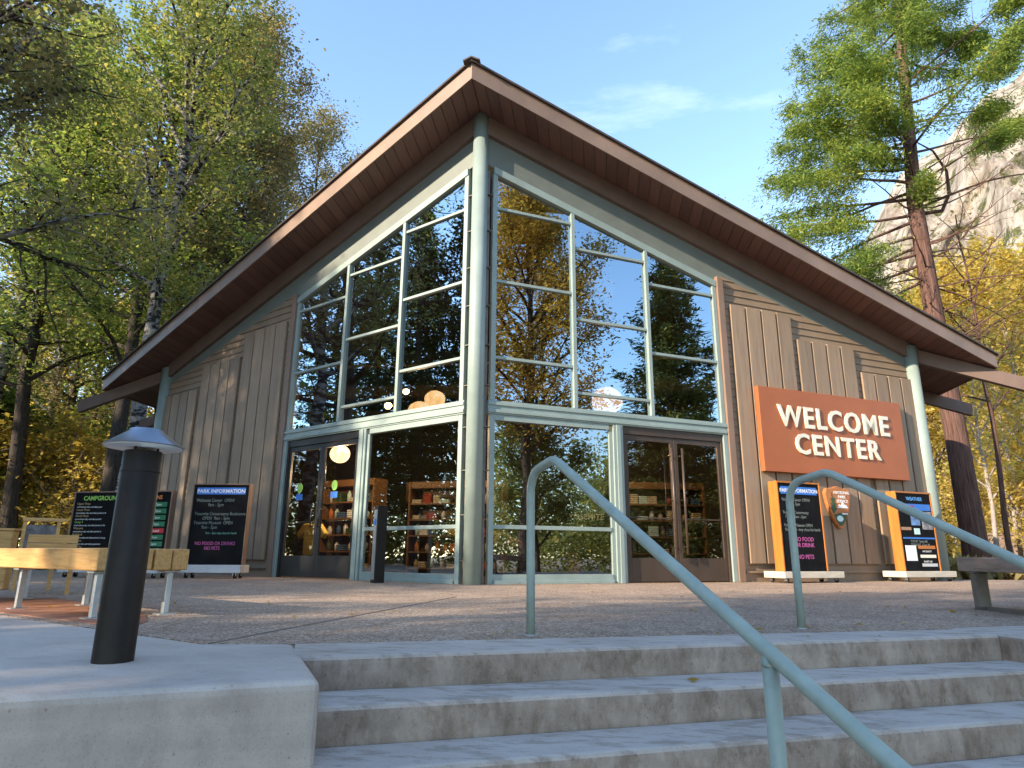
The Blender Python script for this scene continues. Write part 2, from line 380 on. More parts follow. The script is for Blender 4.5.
# ------------------------------------------------------------------ mesh helpers
class MB:
    def __init__(s): s.v = []; s.f = []
    def add(s, vs, fs):
        o = len(s.v); s.v += [tuple(x) for x in vs]; s.f += [tuple(i + o for i in f) for f in fs]
    def box(s, x0, x1, y0, y1, z0, z1, fr=None):
        vs = [(x, y, z) for z in (z0, z1) for y in (y0, y1) for x in (x0, x1)]
        if fr: vs = [fr(*p) for p in vs]
        s.add(vs, [(0, 2, 3, 1), (4, 5, 7, 6), (0, 1, 5, 4), (2, 6, 7, 3), (0, 4, 6, 2), (1, 3, 7, 5)])
    def prism(s, poly, o0, o1, fr):
        """poly of (a,c) pairs, extruded along b from o0 to o1; fr(a,b,c) -> xyz"""
        n = len(poly)
        vs = [fr(a, o0, c) for a, c in poly] + [fr(a, o1, c) for a, c in poly]
        s.add(vs, [tuple(range(n))[::-1], tuple(range(n, 2 * n))] + [(i, (i + 1) % n, n + (i + 1) % n, n + i) for i in range(n)])
    def tube(s, path, radii, n=8, caps=True):
        P = [Vector(p) for p in path]; k = len(P)
        if isinstance(radii, (int, float)): radii = [radii] * k
        t0 = (P[1] - P[0]).normalized()
        a = Vector((0, 0, 1)) if abs(t0.z) < 0.9 else Vector((1, 0, 0))
        u = t0.cross(a).normalized(); vs = []
        for i in range(k):
            t = (P[min(i + 1, k - 1)] - P[max(i - 1, 0)]).normalized()
            u = (u - t * u.dot(t)).normalized(); w = t.cross(u)
            for j in range(n):
                an = 2 * math.pi * j / n
                vs.append(P[i] + (u * math.cos(an) + w * math.sin(an)) * radii[i])
        fs = [(i * n + j, i * n + (j + 1) % n, (i + 1) * n + (j + 1) % n, (i + 1) * n + j) for i in range(k - 1) for j in range(n)]
        if caps: fs += [tuple(range(n))[::-1], tuple(range((k - 1) * n, k * n))]
        s.add(vs, fs)
    def lathe(s, prof, c=(0, 0), n=24):
        vs = [(c[0] + r * math.cos(2 * math.pi * j / n), c[1] + r * math.sin(2 * math.pi * j / n), z) for r, z in prof for j in range(n)]
        k = len(prof)
        fs = [(i * n + j, i * n + (j + 1) % n, (i + 1) * n + (j + 1) % n, (i + 1) * n + j) for i in range(k - 1) for j in range(n)]
        s.add(vs, fs + [tuple(range(n))[::-1], tuple(range((k - 1) * n, k * n))])
    def ball(s, c, r, sx=1, sy=1, sz=1, n=16, ribs=0, rib=0.0):
        k = n // 2; vs = []
        for i in range(k + 1):
            ph = math.pi * i / k
            for j in range(n):
                th = 2 * math.pi * j / n
                q = r * (1 + rib * math.cos(ribs * th)) if ribs else r
                vs.append((c[0] + q * sx * math.sin(ph) * math.cos(th), c[1] + q * sy * math.sin(ph) * math.sin(th), c[2] + r * sz * math.cos(ph)))
        s.add(vs, [(i * n + j, (i + 1) * n + j, (i + 1) * n + (j + 1) % n, i * n + (j + 1) % n) for i in range(k) for j in range(n)])
    def mesh(s, name, recalc=True, smooth=False):
        me = bpy.data.meshes.new(name); me.from_pydata(s.v, [], s.f)
        if recalc:
            bm = bmesh.new(); bm.from_mesh(me)
            if smooth: bmesh.ops.remove_doubles(bm, verts=bm.verts, dist=1e-6)
            bmesh.ops.recalc_face_normals(bm, faces=bm.faces); bm.to_mesh(me); bm.free()
        if smooth: me.polygons.foreach_set('use_smooth', [True] * len(me.polygons))
        return me
    def build(s, name, mat, parent=None, smooth=False, bevel=0.0, seg=2, recalc=True):
        me = s.mesh(name, recalc, smooth); me.materials.append(mat)
        o = bpy.data.objects.new(name, me); col.objects.link(o)
        if parent: o.parent = parent
        if bevel:
            b = o.modifiers.new("bevel", 'BEVEL'); b.width = bevel; b.segments = seg; b.limit_method = 'ANGLE'; b.angle_limit = rad(40)
        if smooth and bevel == 0:
            pass
        return o

def empty(name, loc=(0, 0, 0), rz=0.0):
    o = bpy.data.objects.new(name, None); o.empty_display_size = 0.2
    o.location = loc; o.rotation_euler = (0, 0, rz); col.objects.link(o)
    return o
def tag(o, label=None, cat=None, group=None, kind=None):
    if label: o['label'] = label
    if cat: o['category'] = cat
    if group: o['group'] = group
    if kind: o['kind'] = kind
    return o
def struct(o): o['kind'] = 'structure'; return o
def ident(a, b, c): return (a, b, c)
def copy_tree(o, parent=None):
    c = o.copy(); col.objects.link(c)
    if parent: c.parent = parent
    for ch in o.children: copy_tree(ch, c)
    return c

def text_mesh(body, size, extrude=0.0, fat=0.0, align='LEFT', space=1.0, line=1.0, shear=0.0):
    cu = bpy.data.curves.new("lettering", 'FONT'); cu.body = body; cu.size = size; cu.extrude = extrude; cu.offset = fat
    cu.align_x = align; cu.space_character = space; cu.space_line = line; cu.shear = shear; cu.resolution_u = 3
    o = bpy.data.objects.new("lettering", cu); col.objects.link(o)
    dg = bpy.context.evaluated_depsgraph_get(); dg.update()
    me = bpy.data.meshes.new_from_object(o.evaluated_get(dg))
    bpy.data.objects.remove(o); bpy.data.curves.remove(cu)
    return me
def text(name, body, size, loc, mat, parent, extrude=0.0005, fat=0.0, align='LEFT', sx=1.0, rz=0.0, **kw):
    """lettering standing upright, facing local -Y"""
    me = text_mesh(body, size, extrude, fat, align, **kw)
    me.materials.clear(); me.materials.append(mat)
    me.transform(Matrix.Translation(loc) @ Matrix.Rotation(rz, 4, 'Z') @ Matrix.Rotation(math.pi / 2, 4, 'X') @ Matrix.Diagonal((sx, 1, 1, 1)))
    me.name = name
    o = bpy.data.objects.new(name, me); col.objects.link(o); o.parent = parent
    return o

# ------------------------------------------------------------------ ground
# stair frame: a along the nosings, s out towards the camera
SD = Vector((0.9202, 0.3915, 0)); SP = Vector((0.3915, -0.9202, 0)); S0 = Vector((0.69, -7.65, 0))
def stf(a, s, z): p = S0 + SD * a + SP * s; return (p.x, p.y, z)
RISE, TREAD = 0.14, 0.335

g = MB()
N = 150
ext = np.sign(np.linspace(-1, 1, N + 1)) * np.abs(np.linspace(-1, 1, N + 1)) ** 3 * 2400
rng = np.random.default_rng(3)
for j in range(N + 1):
    for i in range(N + 1):
        x, y = ext[i], ext[j] - 7
        sdist = (x - S0.x) * SP.x + (y - S0.y) * SP.y
        k = min(1, max(0, (sdist + 0.35) / 0.7))
        z = -0.05 - 1.0 * k * k * (3 - 2 * k)
        if sdist < -16:
            z += 0.25 * math.sin(x * .21 + 1) * math.sin(y * .17) * min(1, (-sdist - 16) / 12)
        g.v.append((x, y, z))
for j in range(N):
    for i in range(N):
        a = j * (N + 1) + i; g.f.append((a, a + 1, a + N + 2, a + N + 1))
ground = struct(g.build("ground", dirt_m, smooth=True))

# plaza: exposed aggregate sheet on a slab
pl = MB()
plz = [(-0.0, -7.33), stf(-0.085, -0.466, 0)[:2], stf(4.2, -0.30, 0)[:2], (9.5, -3.7), (13.6, 2.0), (13.2, 6.4), (9.6, 5.6), (0, 0.15), (-9.6, 5.6), (-15.5, 6.5), (-17, -3.5), (-6.5, -3.9), (-2.32, -6.1)]
pl.prism([(x, y) for x, y in plz], -0.3, 0.0, lambda a, b, c: (a, c, b))
struct(pl.build("plaza", aggregate))
# terracotta strip beside the slab under the bench
tcm = MB()
tcm.prism([(-2.25, -6.05), (-0.85, -6.74), (-1.0, -6.35), (-1.3, -5.95), (-3.4, -4.35), (-4.6, -4.9)], 0.0, 0.006, lambda a, b, c: (a, c, b))
struct(tcm.build("paving_strip", terracotta))
# scored joint in the aggregate
jm = MB()
jm.prism([(0.005, -7.32), (0.02, -7.325), (0.42, -3.2), (0.40, -3.2)], 0.0, 0.004, lambda a, b, c: (a, c, b))
struct(jm.build("paving_joint", plain("joint_filler", (0.19, 0.15, 0.125), 0.9)))

# raised concrete slab with its cheek wall beside the steps
sl = MB()
cL = [(-2.32, -6.1), (0.0, -7.33), stf(-0.085, -0.466, 0)[:2], (0.955, -8.18), (-4.6, -11.1), (-8.5, -7.5)]
sl.prism(cL[::-1], -1.05, 0.003, lambda a, b, c: (a, c, b))
o = struct(sl.build("pavement_slab", concrete, bevel=0.035, seg=3))

# steps
st = MB()
a0, a1 = -0.02, 3.93
def aL(s): return -0.085 + (s + 0.466) * 0.118     # the cheek's edge along s
NS = 7
for k in range(NS):
    s_front = k * TREAD; s_back = s_front - TREAD - (0.12 if k == 0 else 0.0)
    zt = -k * RISE
    sb = -0.466 if k == 0 else (k - 1) * TREAD + 0.012
    left = (aL(min(sb, .58)) + 0.004)
    right = 3.93 if k == 0 else 7.5
    sbr = -0.30 if k == 0 else sb
    n0 = 0.022
    zb = -1.06
    # cross-section with a rounded nose
    prof = [(s_front, zb), (s_front, zt - n0 * 1.6), (s_front - n0 * .12, zt - n0 * .75), (s_front - n0 * .5, zt - n0 * .22), (s_front - n0 * 1.2, zt)]
    def pt(a, s, z): return stf(a, s, z)
    vs = [pt(left, s, z) for s, z in prof] + [pt(left, sb, zt), pt(left, sb, zb)]
    vs += [pt(right, s, z) for s, z in prof] + [pt(right, sbr, zt), pt(right, sbr, zb)]
    m_ = 7
    st.add(vs, [tuple(range(m_))[::-1], tuple(range(m_, 2 * m_))] + [(i, (i + 1) % m_, m_ + (i + 1) % m_, m_ + i) for i in range(m_)])
struct(st.build("stairs", concrete_step))
# right cheek
ck = MB()
ck.prism([stf(3.935, -0.36, 0)[:2], stf(3.935, 0.16, 0)[:2], stf(8.5, 0.16, 0)[:2], stf(8.5, -0.6, 0)[:2]], -0.9, 0.003, lambda a, b, c: (a, c, b))
struct(ck.build("pavement_kerb", concrete_step, bevel=0.025, seg=3))
# lower landing where the photographer stands
lp = MB(); lp.prism([(-10, -9.5), (12, -3), (16, -14), (0, -22), (-12, -16)], -1.2, -0.985, lambda a, b, c: (a, c, b))
struct(lp.build("lower_path", concrete))

# ------------------------------------------------------------------ building
A = rad(60.64); SA, CA = math.sin(A), math.cos(A)
def wf(side):
    """wall frame: t along the wall from the corner, o outward, z"""
    return lambda t, o, z: (side * (SA * t + CA * o), CA * t - SA * o, z)
bld = tag(empty("visitor_center"), "brown wooden welcome center with prow gable roof and tall glass front", "building")
KS = 0.3347 * SA                # slope along a wall
def soff_t(t): return 8.45 - KS * t
def ftop(t): return 7.44 - 0.2918 * t       # top of the glazing
def sid_top(t): return 6.13 - 0.262 * (t - 5.31)
TE = 10.64
for side in (-1, 1):
    f = wf(side)
    QF = (0, 1, 2, 3) if side > 0 else (3, 2, 1, 0)      # panes face outwards
    # structural backing, built as wall: behind siding
    w = MB()
    w.prism([(5.12, 0), (TE, 0), (TE, soff_t(TE)), (5.12, soff_t(5.12))], -0.16, -0.02, f)
    w.build("wall", brown, bld)
    # clapboards
    cb = MB(); z = 0.30
    while z < 6.1:
        z1 = min(z + 0.155, 6.12)
        tm0 = min(TE - 0.02, 5.31 + (6.13 - z) / 0.262); tm1 = min(TE - 0.02, 5.31 + (6.13 - z1) / 0.262)
        if tm0 <= 5.40: break
        tm1 = max(tm1, 5.34)
        vs = [f(5.32, 0.034, z), f(tm0, 0.034, z), f(tm1, 0.014, z1), f(5.32, 0.014, z1), f(5.32, -0.02, z), f(tm0, -0.02, z), f(tm1, -0.02, z1), f(5.32, -0.02, z1)]
        cb.add(vs, [(0, 1, 2, 3), (7, 6, 5, 4), (0, 4, 5, 1), (1, 5, 6, 2), (2, 6, 7, 3), (3, 7, 4, 0)])
        z = z1
    cb.build("siding", brown, bld)
    # three stepped groups of vertical boards
    bb = MB()
    for (g0, g1, top) in ((5.47, 7.07, 5.50), (7.21, 8.83, 4.97), (9.00, 10.58, 4.44)):
        n_ = 4; gap = 0.045; wd = (g1 - g0 - gap * (n_ - 1)) / n_
        for k in range(n_):
            q = g0 + k * (wd + gap)
            bb.box(q, q + wd, 0.036, 0.088, 0.33, top, f)
    bb.build("board_panel", brown_batten, bld, bevel=0.006, seg=1)
    # plinth
    p_ = MB(); p_.box(5.32, TE, -0.02, 0.03, 0.0, 0.295, f); p_.box(5.36, TE - .05, 0.032, 0.075, 0.16, 0.20, f)
    p_.build("plinth", brown, bld)
    # trim beside the glass
    t_ = MB(); t_.prism([(5.165, 0), (5.315, 0), (5.315, 6.03), (5.165, 6.07)], -0.10, 0.10, f)
    t_.build("trim_board", trim_brown, bld, bevel=0.006, seg=1)
    # green beam and brown frieze under the soffit
    gb = MB(); gb.prism([(0.12, ftop(.12) + .05), (TE, ftop(TE) + .05), (TE, 8.06 - .2918 * TE), (0.12, 8.06 - .2918 * .12)], -0.3, 0.012, f)
    gb.build("beam", green_beam, bld)
    fb = MB(); fb.prism([(0.10, 8.062 - .2918 * .1), (TE + .3, 8.062 - .2918 * (TE + .3)), (TE + .3, soff_t(TE + .3) - .004), (0.10, soff_t(.10) - .004)], -0.3, 0.10, f)
    fb.build("frieze_board", beam_brown, bld)
    # end column
    c_ = MB(); cx, cy_, _ = f(TE + .04, 0.04, 0)
    c_.lathe([(0.155, -0.02), (0.155, 5.25)], (cx, cy_), 28)
    c_.build("column", sage, bld, smooth=False).data.polygons.foreach_set('use_smooth', [True] * 30)
    # sage transom beam, grooved
    tb = MB(); tb.box(0.20, 5.16, -0.08, 0.065, 2.74, 2.975, f); tb.box(0.20, 5.16, 0.067, 0.085, 2.765, 2.82, f); tb.box(0.20, 5.16, 0.067, 0.085, 2.89, 2.945, f)
    tb.build("transom_beam", sage, bld, bevel=0.004, seg=1)
    # upper window
    uw = MB(); O0, O1 = -0.05, 0.05
    tA, tB, tC, tD = 0.285, 1.863, 3.476, 5.113
    def bar_slope(m_, ta, tb_, o0, o1, dz0, dz1):
        m_.prism([(ta, ftop(ta) + dz0), (tb_, ftop(tb_) + dz0), (tb_, ftop(tb_) + dz1), (ta, ftop(ta) + dz1)], o0, o1, f)
    bar_slope(uw, tA - .035, tD + .045, O0, O1 + .02, -0.10, 0.04)
    for tm, wd in ((tA, .045), (tD, .045)):
        uw.prism([(tm - wd, 2.977), (tm + wd, 2.977), (tm + wd, ftop(tm + wd) - .10), (tm - wd, ftop(tm - wd) - .10)], O0, O1, f)
    uw.build("window_frame", sage, bld, bevel=0.004, seg=1)
    mu = MB()
    for tm in (tB, tC):
        mu.prism([(tm - .036, 2.977), (tm + .036, 2.977), (tm + .036, ftop(tm + .036) - .102), (tm - .036, ftop(tm - .036) - .102)], O0, O1 + .015, f)
    for lo, hi, zs in ((tA + .046, tB - .037, (6.587, 5.162, 3.744)), (tB + .037, tC - .037, (6.088, 4.672, 3.268)), (tC + .037, tD - .046, (5.637, 4.216))):
        for zz in zs: mu.box(lo, hi, O0 + .02, O1 - .008, zz - .026, zz + .026, f)
    mu.build("window_mullion", sage, bld, bevel=0.003, seg=1)
    up_ = MB(); rl = random.Random(7 + side)
    for lo, hi, zs in ((tA, tB, (6.587, 5.162, 3.744)), (tB, tC, (6.088, 4.672, 3.268)), (tC, tD, (5.637, 4.216))):
        lv = [2.98] + sorted(zs)
        for q, z0 in enumerate(lv):
            j = [rl.uniform(-.004, .004) for _ in range(4)]
            zl, zh = (lv[q + 1], lv[q + 1]) if q + 1 < len(lv) else (ftop(lo) - .1, ftop(hi) - .1)
            up_.add([f(lo, j[0], z0), f(hi, j[1], z0), f(hi, j[2], zh), f(lo, j[0] + j[2] - j[1], zl)], [QF])
    up_.build("window_pane", glass, bld, recalc=False)
    # lower window
    lw = MB()
    lw.box(tA - .045, tA + .045, O0, O1, 0.0, 2.738, f)
    lw.box(2.60, 2.80, -0.07, 0.07, 0.0, 2.738, f); lw.box(2.66, 2.74, 0.072, 0.09, 0.0, 2.735, f)
    lw.box(2.53, 2.598, -0.03, 0.03, 0.0, 2.64, f)
    lw.box(tA + .046, 2.528, O0, O1, 0.0, 0.15, f); lw.box(tA + .046, 2.528, O1 + .002, O1 + .03, 0.0, 0.06, f)
    lw.box(tA + .046, 2.528, O0, O1, 2.64, 2.738, f)
    lw.box(tA + .046, 2.528, O0 + .01, O1 - .01, 0.86, 0.925, f)
    lw.build("window_frame", sage, bld, bevel=0.004, seg=1)
    dj = MB(); dj.box(5.06, 5.163, -0.07, 0.07, 0.0, 2.738, f); dj.build("door_jamb", sage, bld, bevel=0.004, seg=1)
    lg = MB(); lg.add([f(t, 0.0, z) for t, z in ((tA, .1), (2.55, .1), (2.55, 2.7), (tA, 2.7))], [QF])
    lg.build("window_pane", glass_mid, bld, recalc=False)
    # pair of doors
    dm = dark_door if side < 0 else bronze
    dh = MB(); dh.box(2.802, 5.058, -0.06, 0.03, 2.60, 2.737, f)
    dh.box(2.802, 2.85, -0.06, 0.03, 0, 2.598, f); dh.box(5.01, 5.058, -0.06, 0.03, 0, 2.598, f)
    dh.build("door_frame", dm, bld, bevel=0.003, seg=1)
    for d0, d1, hside in ((2.853, 3.925, 1), (3.935, 5.007, -1)):
        dl = MB(); y0, y1 = -0.045, 0.005
        dl.box(d0, d0 + .075, y0, y1, 0.02, 2.595, f); dl.box(d1 - .075, d1, y0, y1, 0.02, 2.595, f)
        dl.box(d0 + .076, d1 - .076, y0, y1, 0.02, 0.42, f); dl.box(d0 + .076, d1 - .076, y0, y1, 2.50, 2.595, f)
        if side > 0: dl.box(d0 + .076, d1 - .076, y0 + .01, y1 - .01, 1.10, 1.125, f)
        door = dl.build("door", dm, bld, bevel=0.003, seg=1)
        dg_ = MB(); dg_.add([f(t, -0.02, z) for t, z in ((d0 + .07, .40), (d1 - .07, .40), (d1 - .07, 2.52), (d0 + .07, 2.52))], [QF])
        dg_.build("door_pane", glass_low, door, recalc=False)
        hh = MB(); th = d1 - .11 if hside > 0 else d0 + .11
        if side > 0:
            hh.tube([f(th, .10, .48), f(th, .10, 2.40)], 0.022, 10)
            for zz in (.62, 1.45, 2.26): hh.tube([f(th, .0, zz), f(th, .10, zz)], 0.014, 8)
        else:
            hh.tube([f(d0 + .09, -.12, 1.06), f(d1 - .09, -.12, 1.06)], 0.02, 8)
            hh.tube([f(th, .075, .95), f(th, .075, 1.30)], 0.014, 8); hh.tube([f(th, 0, .97), f(th, .075, .97)], .012, 8); hh.tube([f(th, 0, 1.28), f(th, .075, 1.28)], .012, 8)
        hh.build("door_handle", steel if False else dm, door, smooth=True)
        if side < 0:
            tm = (d0 + d1) / 2 + 0.12
            s1 = MB(); s1.prism([(tm + .085 * math.cos(q * math.pi / 8), 1.74 + .10 * math.sin(q * math.pi / 8)) for q in range(16)], -0.018, -0.014, f)
            s1.build("sticker", lime_text, door)
            s2 = MB(); s2.box(tm - .1, tm + .1, -0.018, -0.0145, 1.50, 1.62, f); s2.build("sticker", blue_band, door)
# corner column with its little steel tabs
c_ = MB(); c_.lathe([(0.142, -0.02), (0.142, 8.42)], (0, -0.02), 36)
ccol = c_.build("corner_column", sage, bld); ccol.data.polygons.foreach_set('use_smooth', [True] * 36 + [False] * (len(ccol.data.polygons) - 36))
br = MB()
for side in (-1, 1):
    f = wf(side)
    br.box(0.115, 0.20, -0.03, -0.015, 0, 7.35, f)
    for k in range(10): br.box(0.12, 0.245, -0.03, 0.035, .35 + k * .72, .362 + k * .72, f)
br.build("bracket", MATS["weathered_steel"], bld)
# roof
AP = -1.05; TX, TY = 11.19, 5.20; YB = 24.0
def rz(x): return 8.45 - 0.3347 * abs(x)
so = MB()
for side in (-1, 1):
    so.add([(0, AP, rz(0)), (side * TX, TY, rz(TX)), (side * TX, YB, rz(TX)), (0, YB, rz(0))], [(0, 1, 2, 3)])
so.build("soffit", soffit_m, bld, recalc=False)
ro = MB()
for side in (-1, 1):
    b0 = [(0, AP, rz(0) + .02), (side * TX, TY, rz(TX) + .02), (side * TX, YB, rz(TX) + .02), (0, YB, rz(0) + .02)]
    e = 0.05
    t0 = [(0, AP - .06, rz(0) + .345), (side * (TX + .06), TY - .03, rz(TX) + .325), (side * (TX + .06), YB, rz(TX) + .325), (0, YB, rz(0) + .345)]
    lo = [(x, y, z - .04) for x, y, z in t0]
    ro.add(t0 + lo, [(0, 1, 2, 3), (4, 7, 6, 5), (0, 4, 5, 1), (1, 5, 6, 2), (2, 6, 7, 3), (3, 7, 4, 0)])
roof = ro.build("roof", roof_m, bld)
fa = MB()
for side in (-1, 1):
    n_ = Vector((side * (TY - AP), -TX, 0)).normalized() * 0.04   # outward from the raking edge
    a_, b_ = Vector((0, AP, rz(0))), Vector((side * TX, TY, rz(TX)))
    ai = Vector((0, AP + .046, rz(0))); ao = Vector((0, AP - 0.0, rz(0)))
    vs = [a_, b_, b_ + Vector((0, 0, .305)), a_ + Vector((0, 0, .305))]
    back = [v + Vector((-n_.x, -n_.y, 0)) for v in vs]; back[0].x = back[3].x = 0
    lowd = Vector((0, 0, -0.012))
    fa.add([vs[0] + lowd, vs[1] + lowd, vs[2], vs[3], back[0] + lowd, back[1] + lowd, back[2], back[3]], [(0, 1, 2, 3), (7, 6, 5, 4), (0, 4, 5, 1), (1, 5, 6, 2), (2, 6, 7, 3), (3, 7, 4, 0)])
    # side eave board
    fa.box(side * TX - .02, side * TX + .02, TY + .02, YB, rz(TX) - .01, rz(TX) + .28)
fa.build("fascia", fascia_m, bld)
rc = MB(); rc.prism([(-.15, rz(0) + .305), (0, rz(0) + .38), (.15, rz(0) + .305), (.14, rz(0) + .28), (0, rz(0) + .35), (-.14, rz(0) + .28)], AP - .085, YB, lambda a, b, c: (a, b, c))
rc.build("ridge_cap", roof_m, roof)
# sloping rafters that run out past the eaves
for side in (-1, 1):
    for (y0, x_in, x_out, ztop) in ((5.36, 9.2, 11.92, None), (7.9, 9.2, 11.94, None)):
        r_ = MB(); dz = -0.03
        r_.prism([(side * x, zz) for x, zz in ((x_in, rz(x_in) + dz), (x_out, rz(x_out) + dz), (x_out - .03, rz(x_out) - .31 + dz), (x_in, rz(x_in) - .34 + dz))], y0 - .07, y0 + .07, lambda a, b, c: (a, b, c))
        r_.build("rafter", beam_brown, bld, bevel=0.005, seg=1)
# side and back walls, floor and inner ridge beam
for side in (-1, 1):
    sw = MB(); x = side * 9.36
    sw.prism([(5.3, 0), (YB - 1, 0), (YB - 1, rz(9.36)), (5.3, rz(9.36))], x - .1, x + .1, lambda a, b, c: (b, a, c))
    sw.build("wall", brown, bld)
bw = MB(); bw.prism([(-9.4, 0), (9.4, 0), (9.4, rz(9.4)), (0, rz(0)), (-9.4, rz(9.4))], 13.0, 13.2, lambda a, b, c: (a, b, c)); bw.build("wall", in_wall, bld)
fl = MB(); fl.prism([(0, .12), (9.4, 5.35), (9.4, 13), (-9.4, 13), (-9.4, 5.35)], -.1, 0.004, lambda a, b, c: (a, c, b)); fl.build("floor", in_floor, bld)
tbm = MB()
for yy in (3.2, 6.2, 9.2):
    hw = yy / CA * SA * .97
    hw = min(hw, 9.3)
    tbm.box(-hw, hw, yy - .1, yy + .1, 4.55, 4.85)
tbm.build("tie_beam", in_wall, bld)

# ------------------------------------------------------------------ big sign on the right wall
def wall_thing(name, side, t, o, z):
    f = wf(side); p = f(t, o, z)
    return empty(name, p, side * (math.pi / 2 - A))
sg = tag(wall_thing("wall_sign", 1, 5.885, 0.10, 2.07), "large orange brown sign reading WELCOME CENTER in raised cream letters", "sign")
b = MB(); b.box(0, 4.0, -0.11, 0, 0, 1.71); b.build("board", sign_m, sg, bevel=0.006, seg=1)
def fit(body, w, h, x, z, fat, name="lettering"):
    me = text_mesh(body, 1.0, 0.013, fat, 'LEFT', space=1.16)
    xs = [v.co.x for v in me.vertices]; ys = [v.co.y for v in me.vertices]
    kx = w / (max(xs) - min(xs)); ky = h / (max(ys) - min(ys))
    me.transform(Matrix.Translation((x, -0.126, z)) @ Matrix.Rotation(math.pi / 2, 4, 'X') @ Matrix.Diagonal((kx, ky, 1, 1)) @ Matrix.Translation((-min(xs), -min(ys), 0)))
    me.materials.clear(); me.materials.append(cream); me.name = name
    o = bpy.data.objects.new(name, me); col.objects.link(o); o.parent = sg
fit("WELCOME", 3.10, 0.45, 0.44, 0.92, 0.020)
fit("CENTER", 2.36, 0.43, 0.83, 0.38, 0.020)

# arrowhead emblem
ar = tag(wall_thing("emblem_sign", 1, 7.74, 0.105, 1.02), "brown wooden arrowhead park service emblem hung below the big sign", "sign")
oc = [(-.02, .84), (-.13, .80), (-.30, .79), (-.345, .70), (-.325, .58), (-.30, .46), (-.25, .33), (-.19, .22), (-.12, .10), (-.05, .01), (0.0, -.01), (.05, .01), (.12, .10), (.19, .22), (.25, .33), (.30, .46), (.325, .58), (.345, .70), (.30, .79), (.13, .80), (.02, .84)]
b = MB(); b.prism(oc, -0.085, 0.0, ident); b.build("board", brown_sign, ar, bevel=0.018, seg=2)
b = MB()
tre = [(-.20, .10 + .12), (-.12, .12)]
b.prism([(-.17, .28), (-.235, .40), (-.19, .39), (-.235, .50), (-.185, .49), (-.225, .60), (-.175, .59), (-.19, .72), (-.15, .60), (-.10, .60), (-.14, .50), (-.08, .50), (-.12, .40), (-.06, .40)], -0.093, -0.087, ident)
b.prism([(-.17, .27), (-.02, .30), (.20, .30), (.13, .16), (.03, .05), (-.05, .05), (-.12, .16)], -0.092, -0.087, ident)
b.build("tree_mark", emblem_green, ar)
b = MB(); b.prism([(-.06, .40), (.00, .475), (.04, .45), (.10, .535), (.15, .46), (.18, .47), (.24, .40)], -0.093, -0.087, ident); b.box(.05, .20, -.096, -.0925, .275, .30); b.build("mountain_mark", white, ar)
b = MB(); b.prism([(-.02 + .085 * math.cos(q * math.pi / 8), .19 + .06 * math.sin(q * math.pi / 8)) for q in range(16)], -0.096, -0.0925, ident); b.build("lake_mark", lake_blue, ar)
text("lettering", "NATIONAL\nPARK\nSERVICE", 0.085, (0.10, -0.088, 0.68), white, ar, extrude=.002, align='CENTER', fat=.001)

# ------------------------------------------------------------------ wheeled notice boards
def cart(parent, x0, x1, y0, y1, z0, z1, mat):
    c = MB(); c.box(x0, x1, y0, y1, z0, z1); c.build("cart_deck", mat, parent, bevel=0.006, seg=1)
    for x in (x0 + .12, x1 - .12):
        for y in (y0 + .08, y1 - .08):
            w = MB(); n = 14; r = (z0 - .012) / 2 + 0.004
            w.prism([(y + r * math.cos(2 * math.pi * q / n), r + r * math.sin(2 * math.pi * q / n)) for q in range(n)], x - .018, x + .018, lambda a, b_, c_: (b_, a, c_))
            wh = w.build("caster_wheel", rubber, parent)
            k = MB(); k.box(x - .032, x - .022, y - .03, y + .03, r, z0 - .001); k.box(x + .022, x + .032, y - .03, y + .03, r, z0 - .001)
            k.build("fork", steel, wh)
def board_on(parent, x0, x1, y0, y1, z0, z1, side_mat, rim=0.03):
    b_ = MB(); b_.box(x0, x1, y0, y1, z0, z1); bo = b_.build("board", black_matte, parent)
    fr = MB(); e = .004
    fr.box(x0 - rim, x0 - e, y0 - .012, y1 + .005, z0, z1 + rim); fr.box(x1 + e, x1 + rim, y0 - .012, y1 + .005, z0, z1 + rim)
    fr.box(x0 - e + .001, x1 + e - .001, y0 - .012, y1 + .005, z1 + e, z1 + rim)
    fr.build("board_frame", side_mat, parent, bevel=0.003, seg=1)
    return bo
rngs = random.Random(5)
def scrawl(words, n): return " ".join(words[:n])

# right wall: park information chalkboard
nb = tag(wall_thing("notice_board", 1, 6.28, 0.50, 0.0), "chalkboard on wheels with blue PARK INFORMATION header by the emblem", "notice board", "wheeled notice boards")
bo = board_on(nb, -.50, .50, -.10, .10, .205, 1.80, orange_wood, .035)
cart(nb, -.64, .80, -.22, .30, .085, .20, grey_wood)
hb = MB(); hb.box(-.44, .44, -.106, -.101, 1.60, 1.74); hb.build("header", blue_band, nb)
text("heading", "PARK INFORMATION", 0.098, (0, -.107, 1.635), white, nb, align='CENTER', fat=.002)
text("lettering", "Welcome Center OPEN!\n        9am - 5pm\n\nYosemite Conservancy\n   OPEN  9am - 5pm\n\nYosemite Museum OPEN\n 9am - 5pm  may close for lunch", 0.082, (-.44, -.103, 1.47), chalk_grey, nb, shear=.12, sx=.82, line=.95)
text("lettering", "NO FOOD\nOR DRINK\n\nNO PETS", 0.105, (.02, -.103, .74), chalk_pink, nb, align='CENTER', fat=.002, sx=.95)

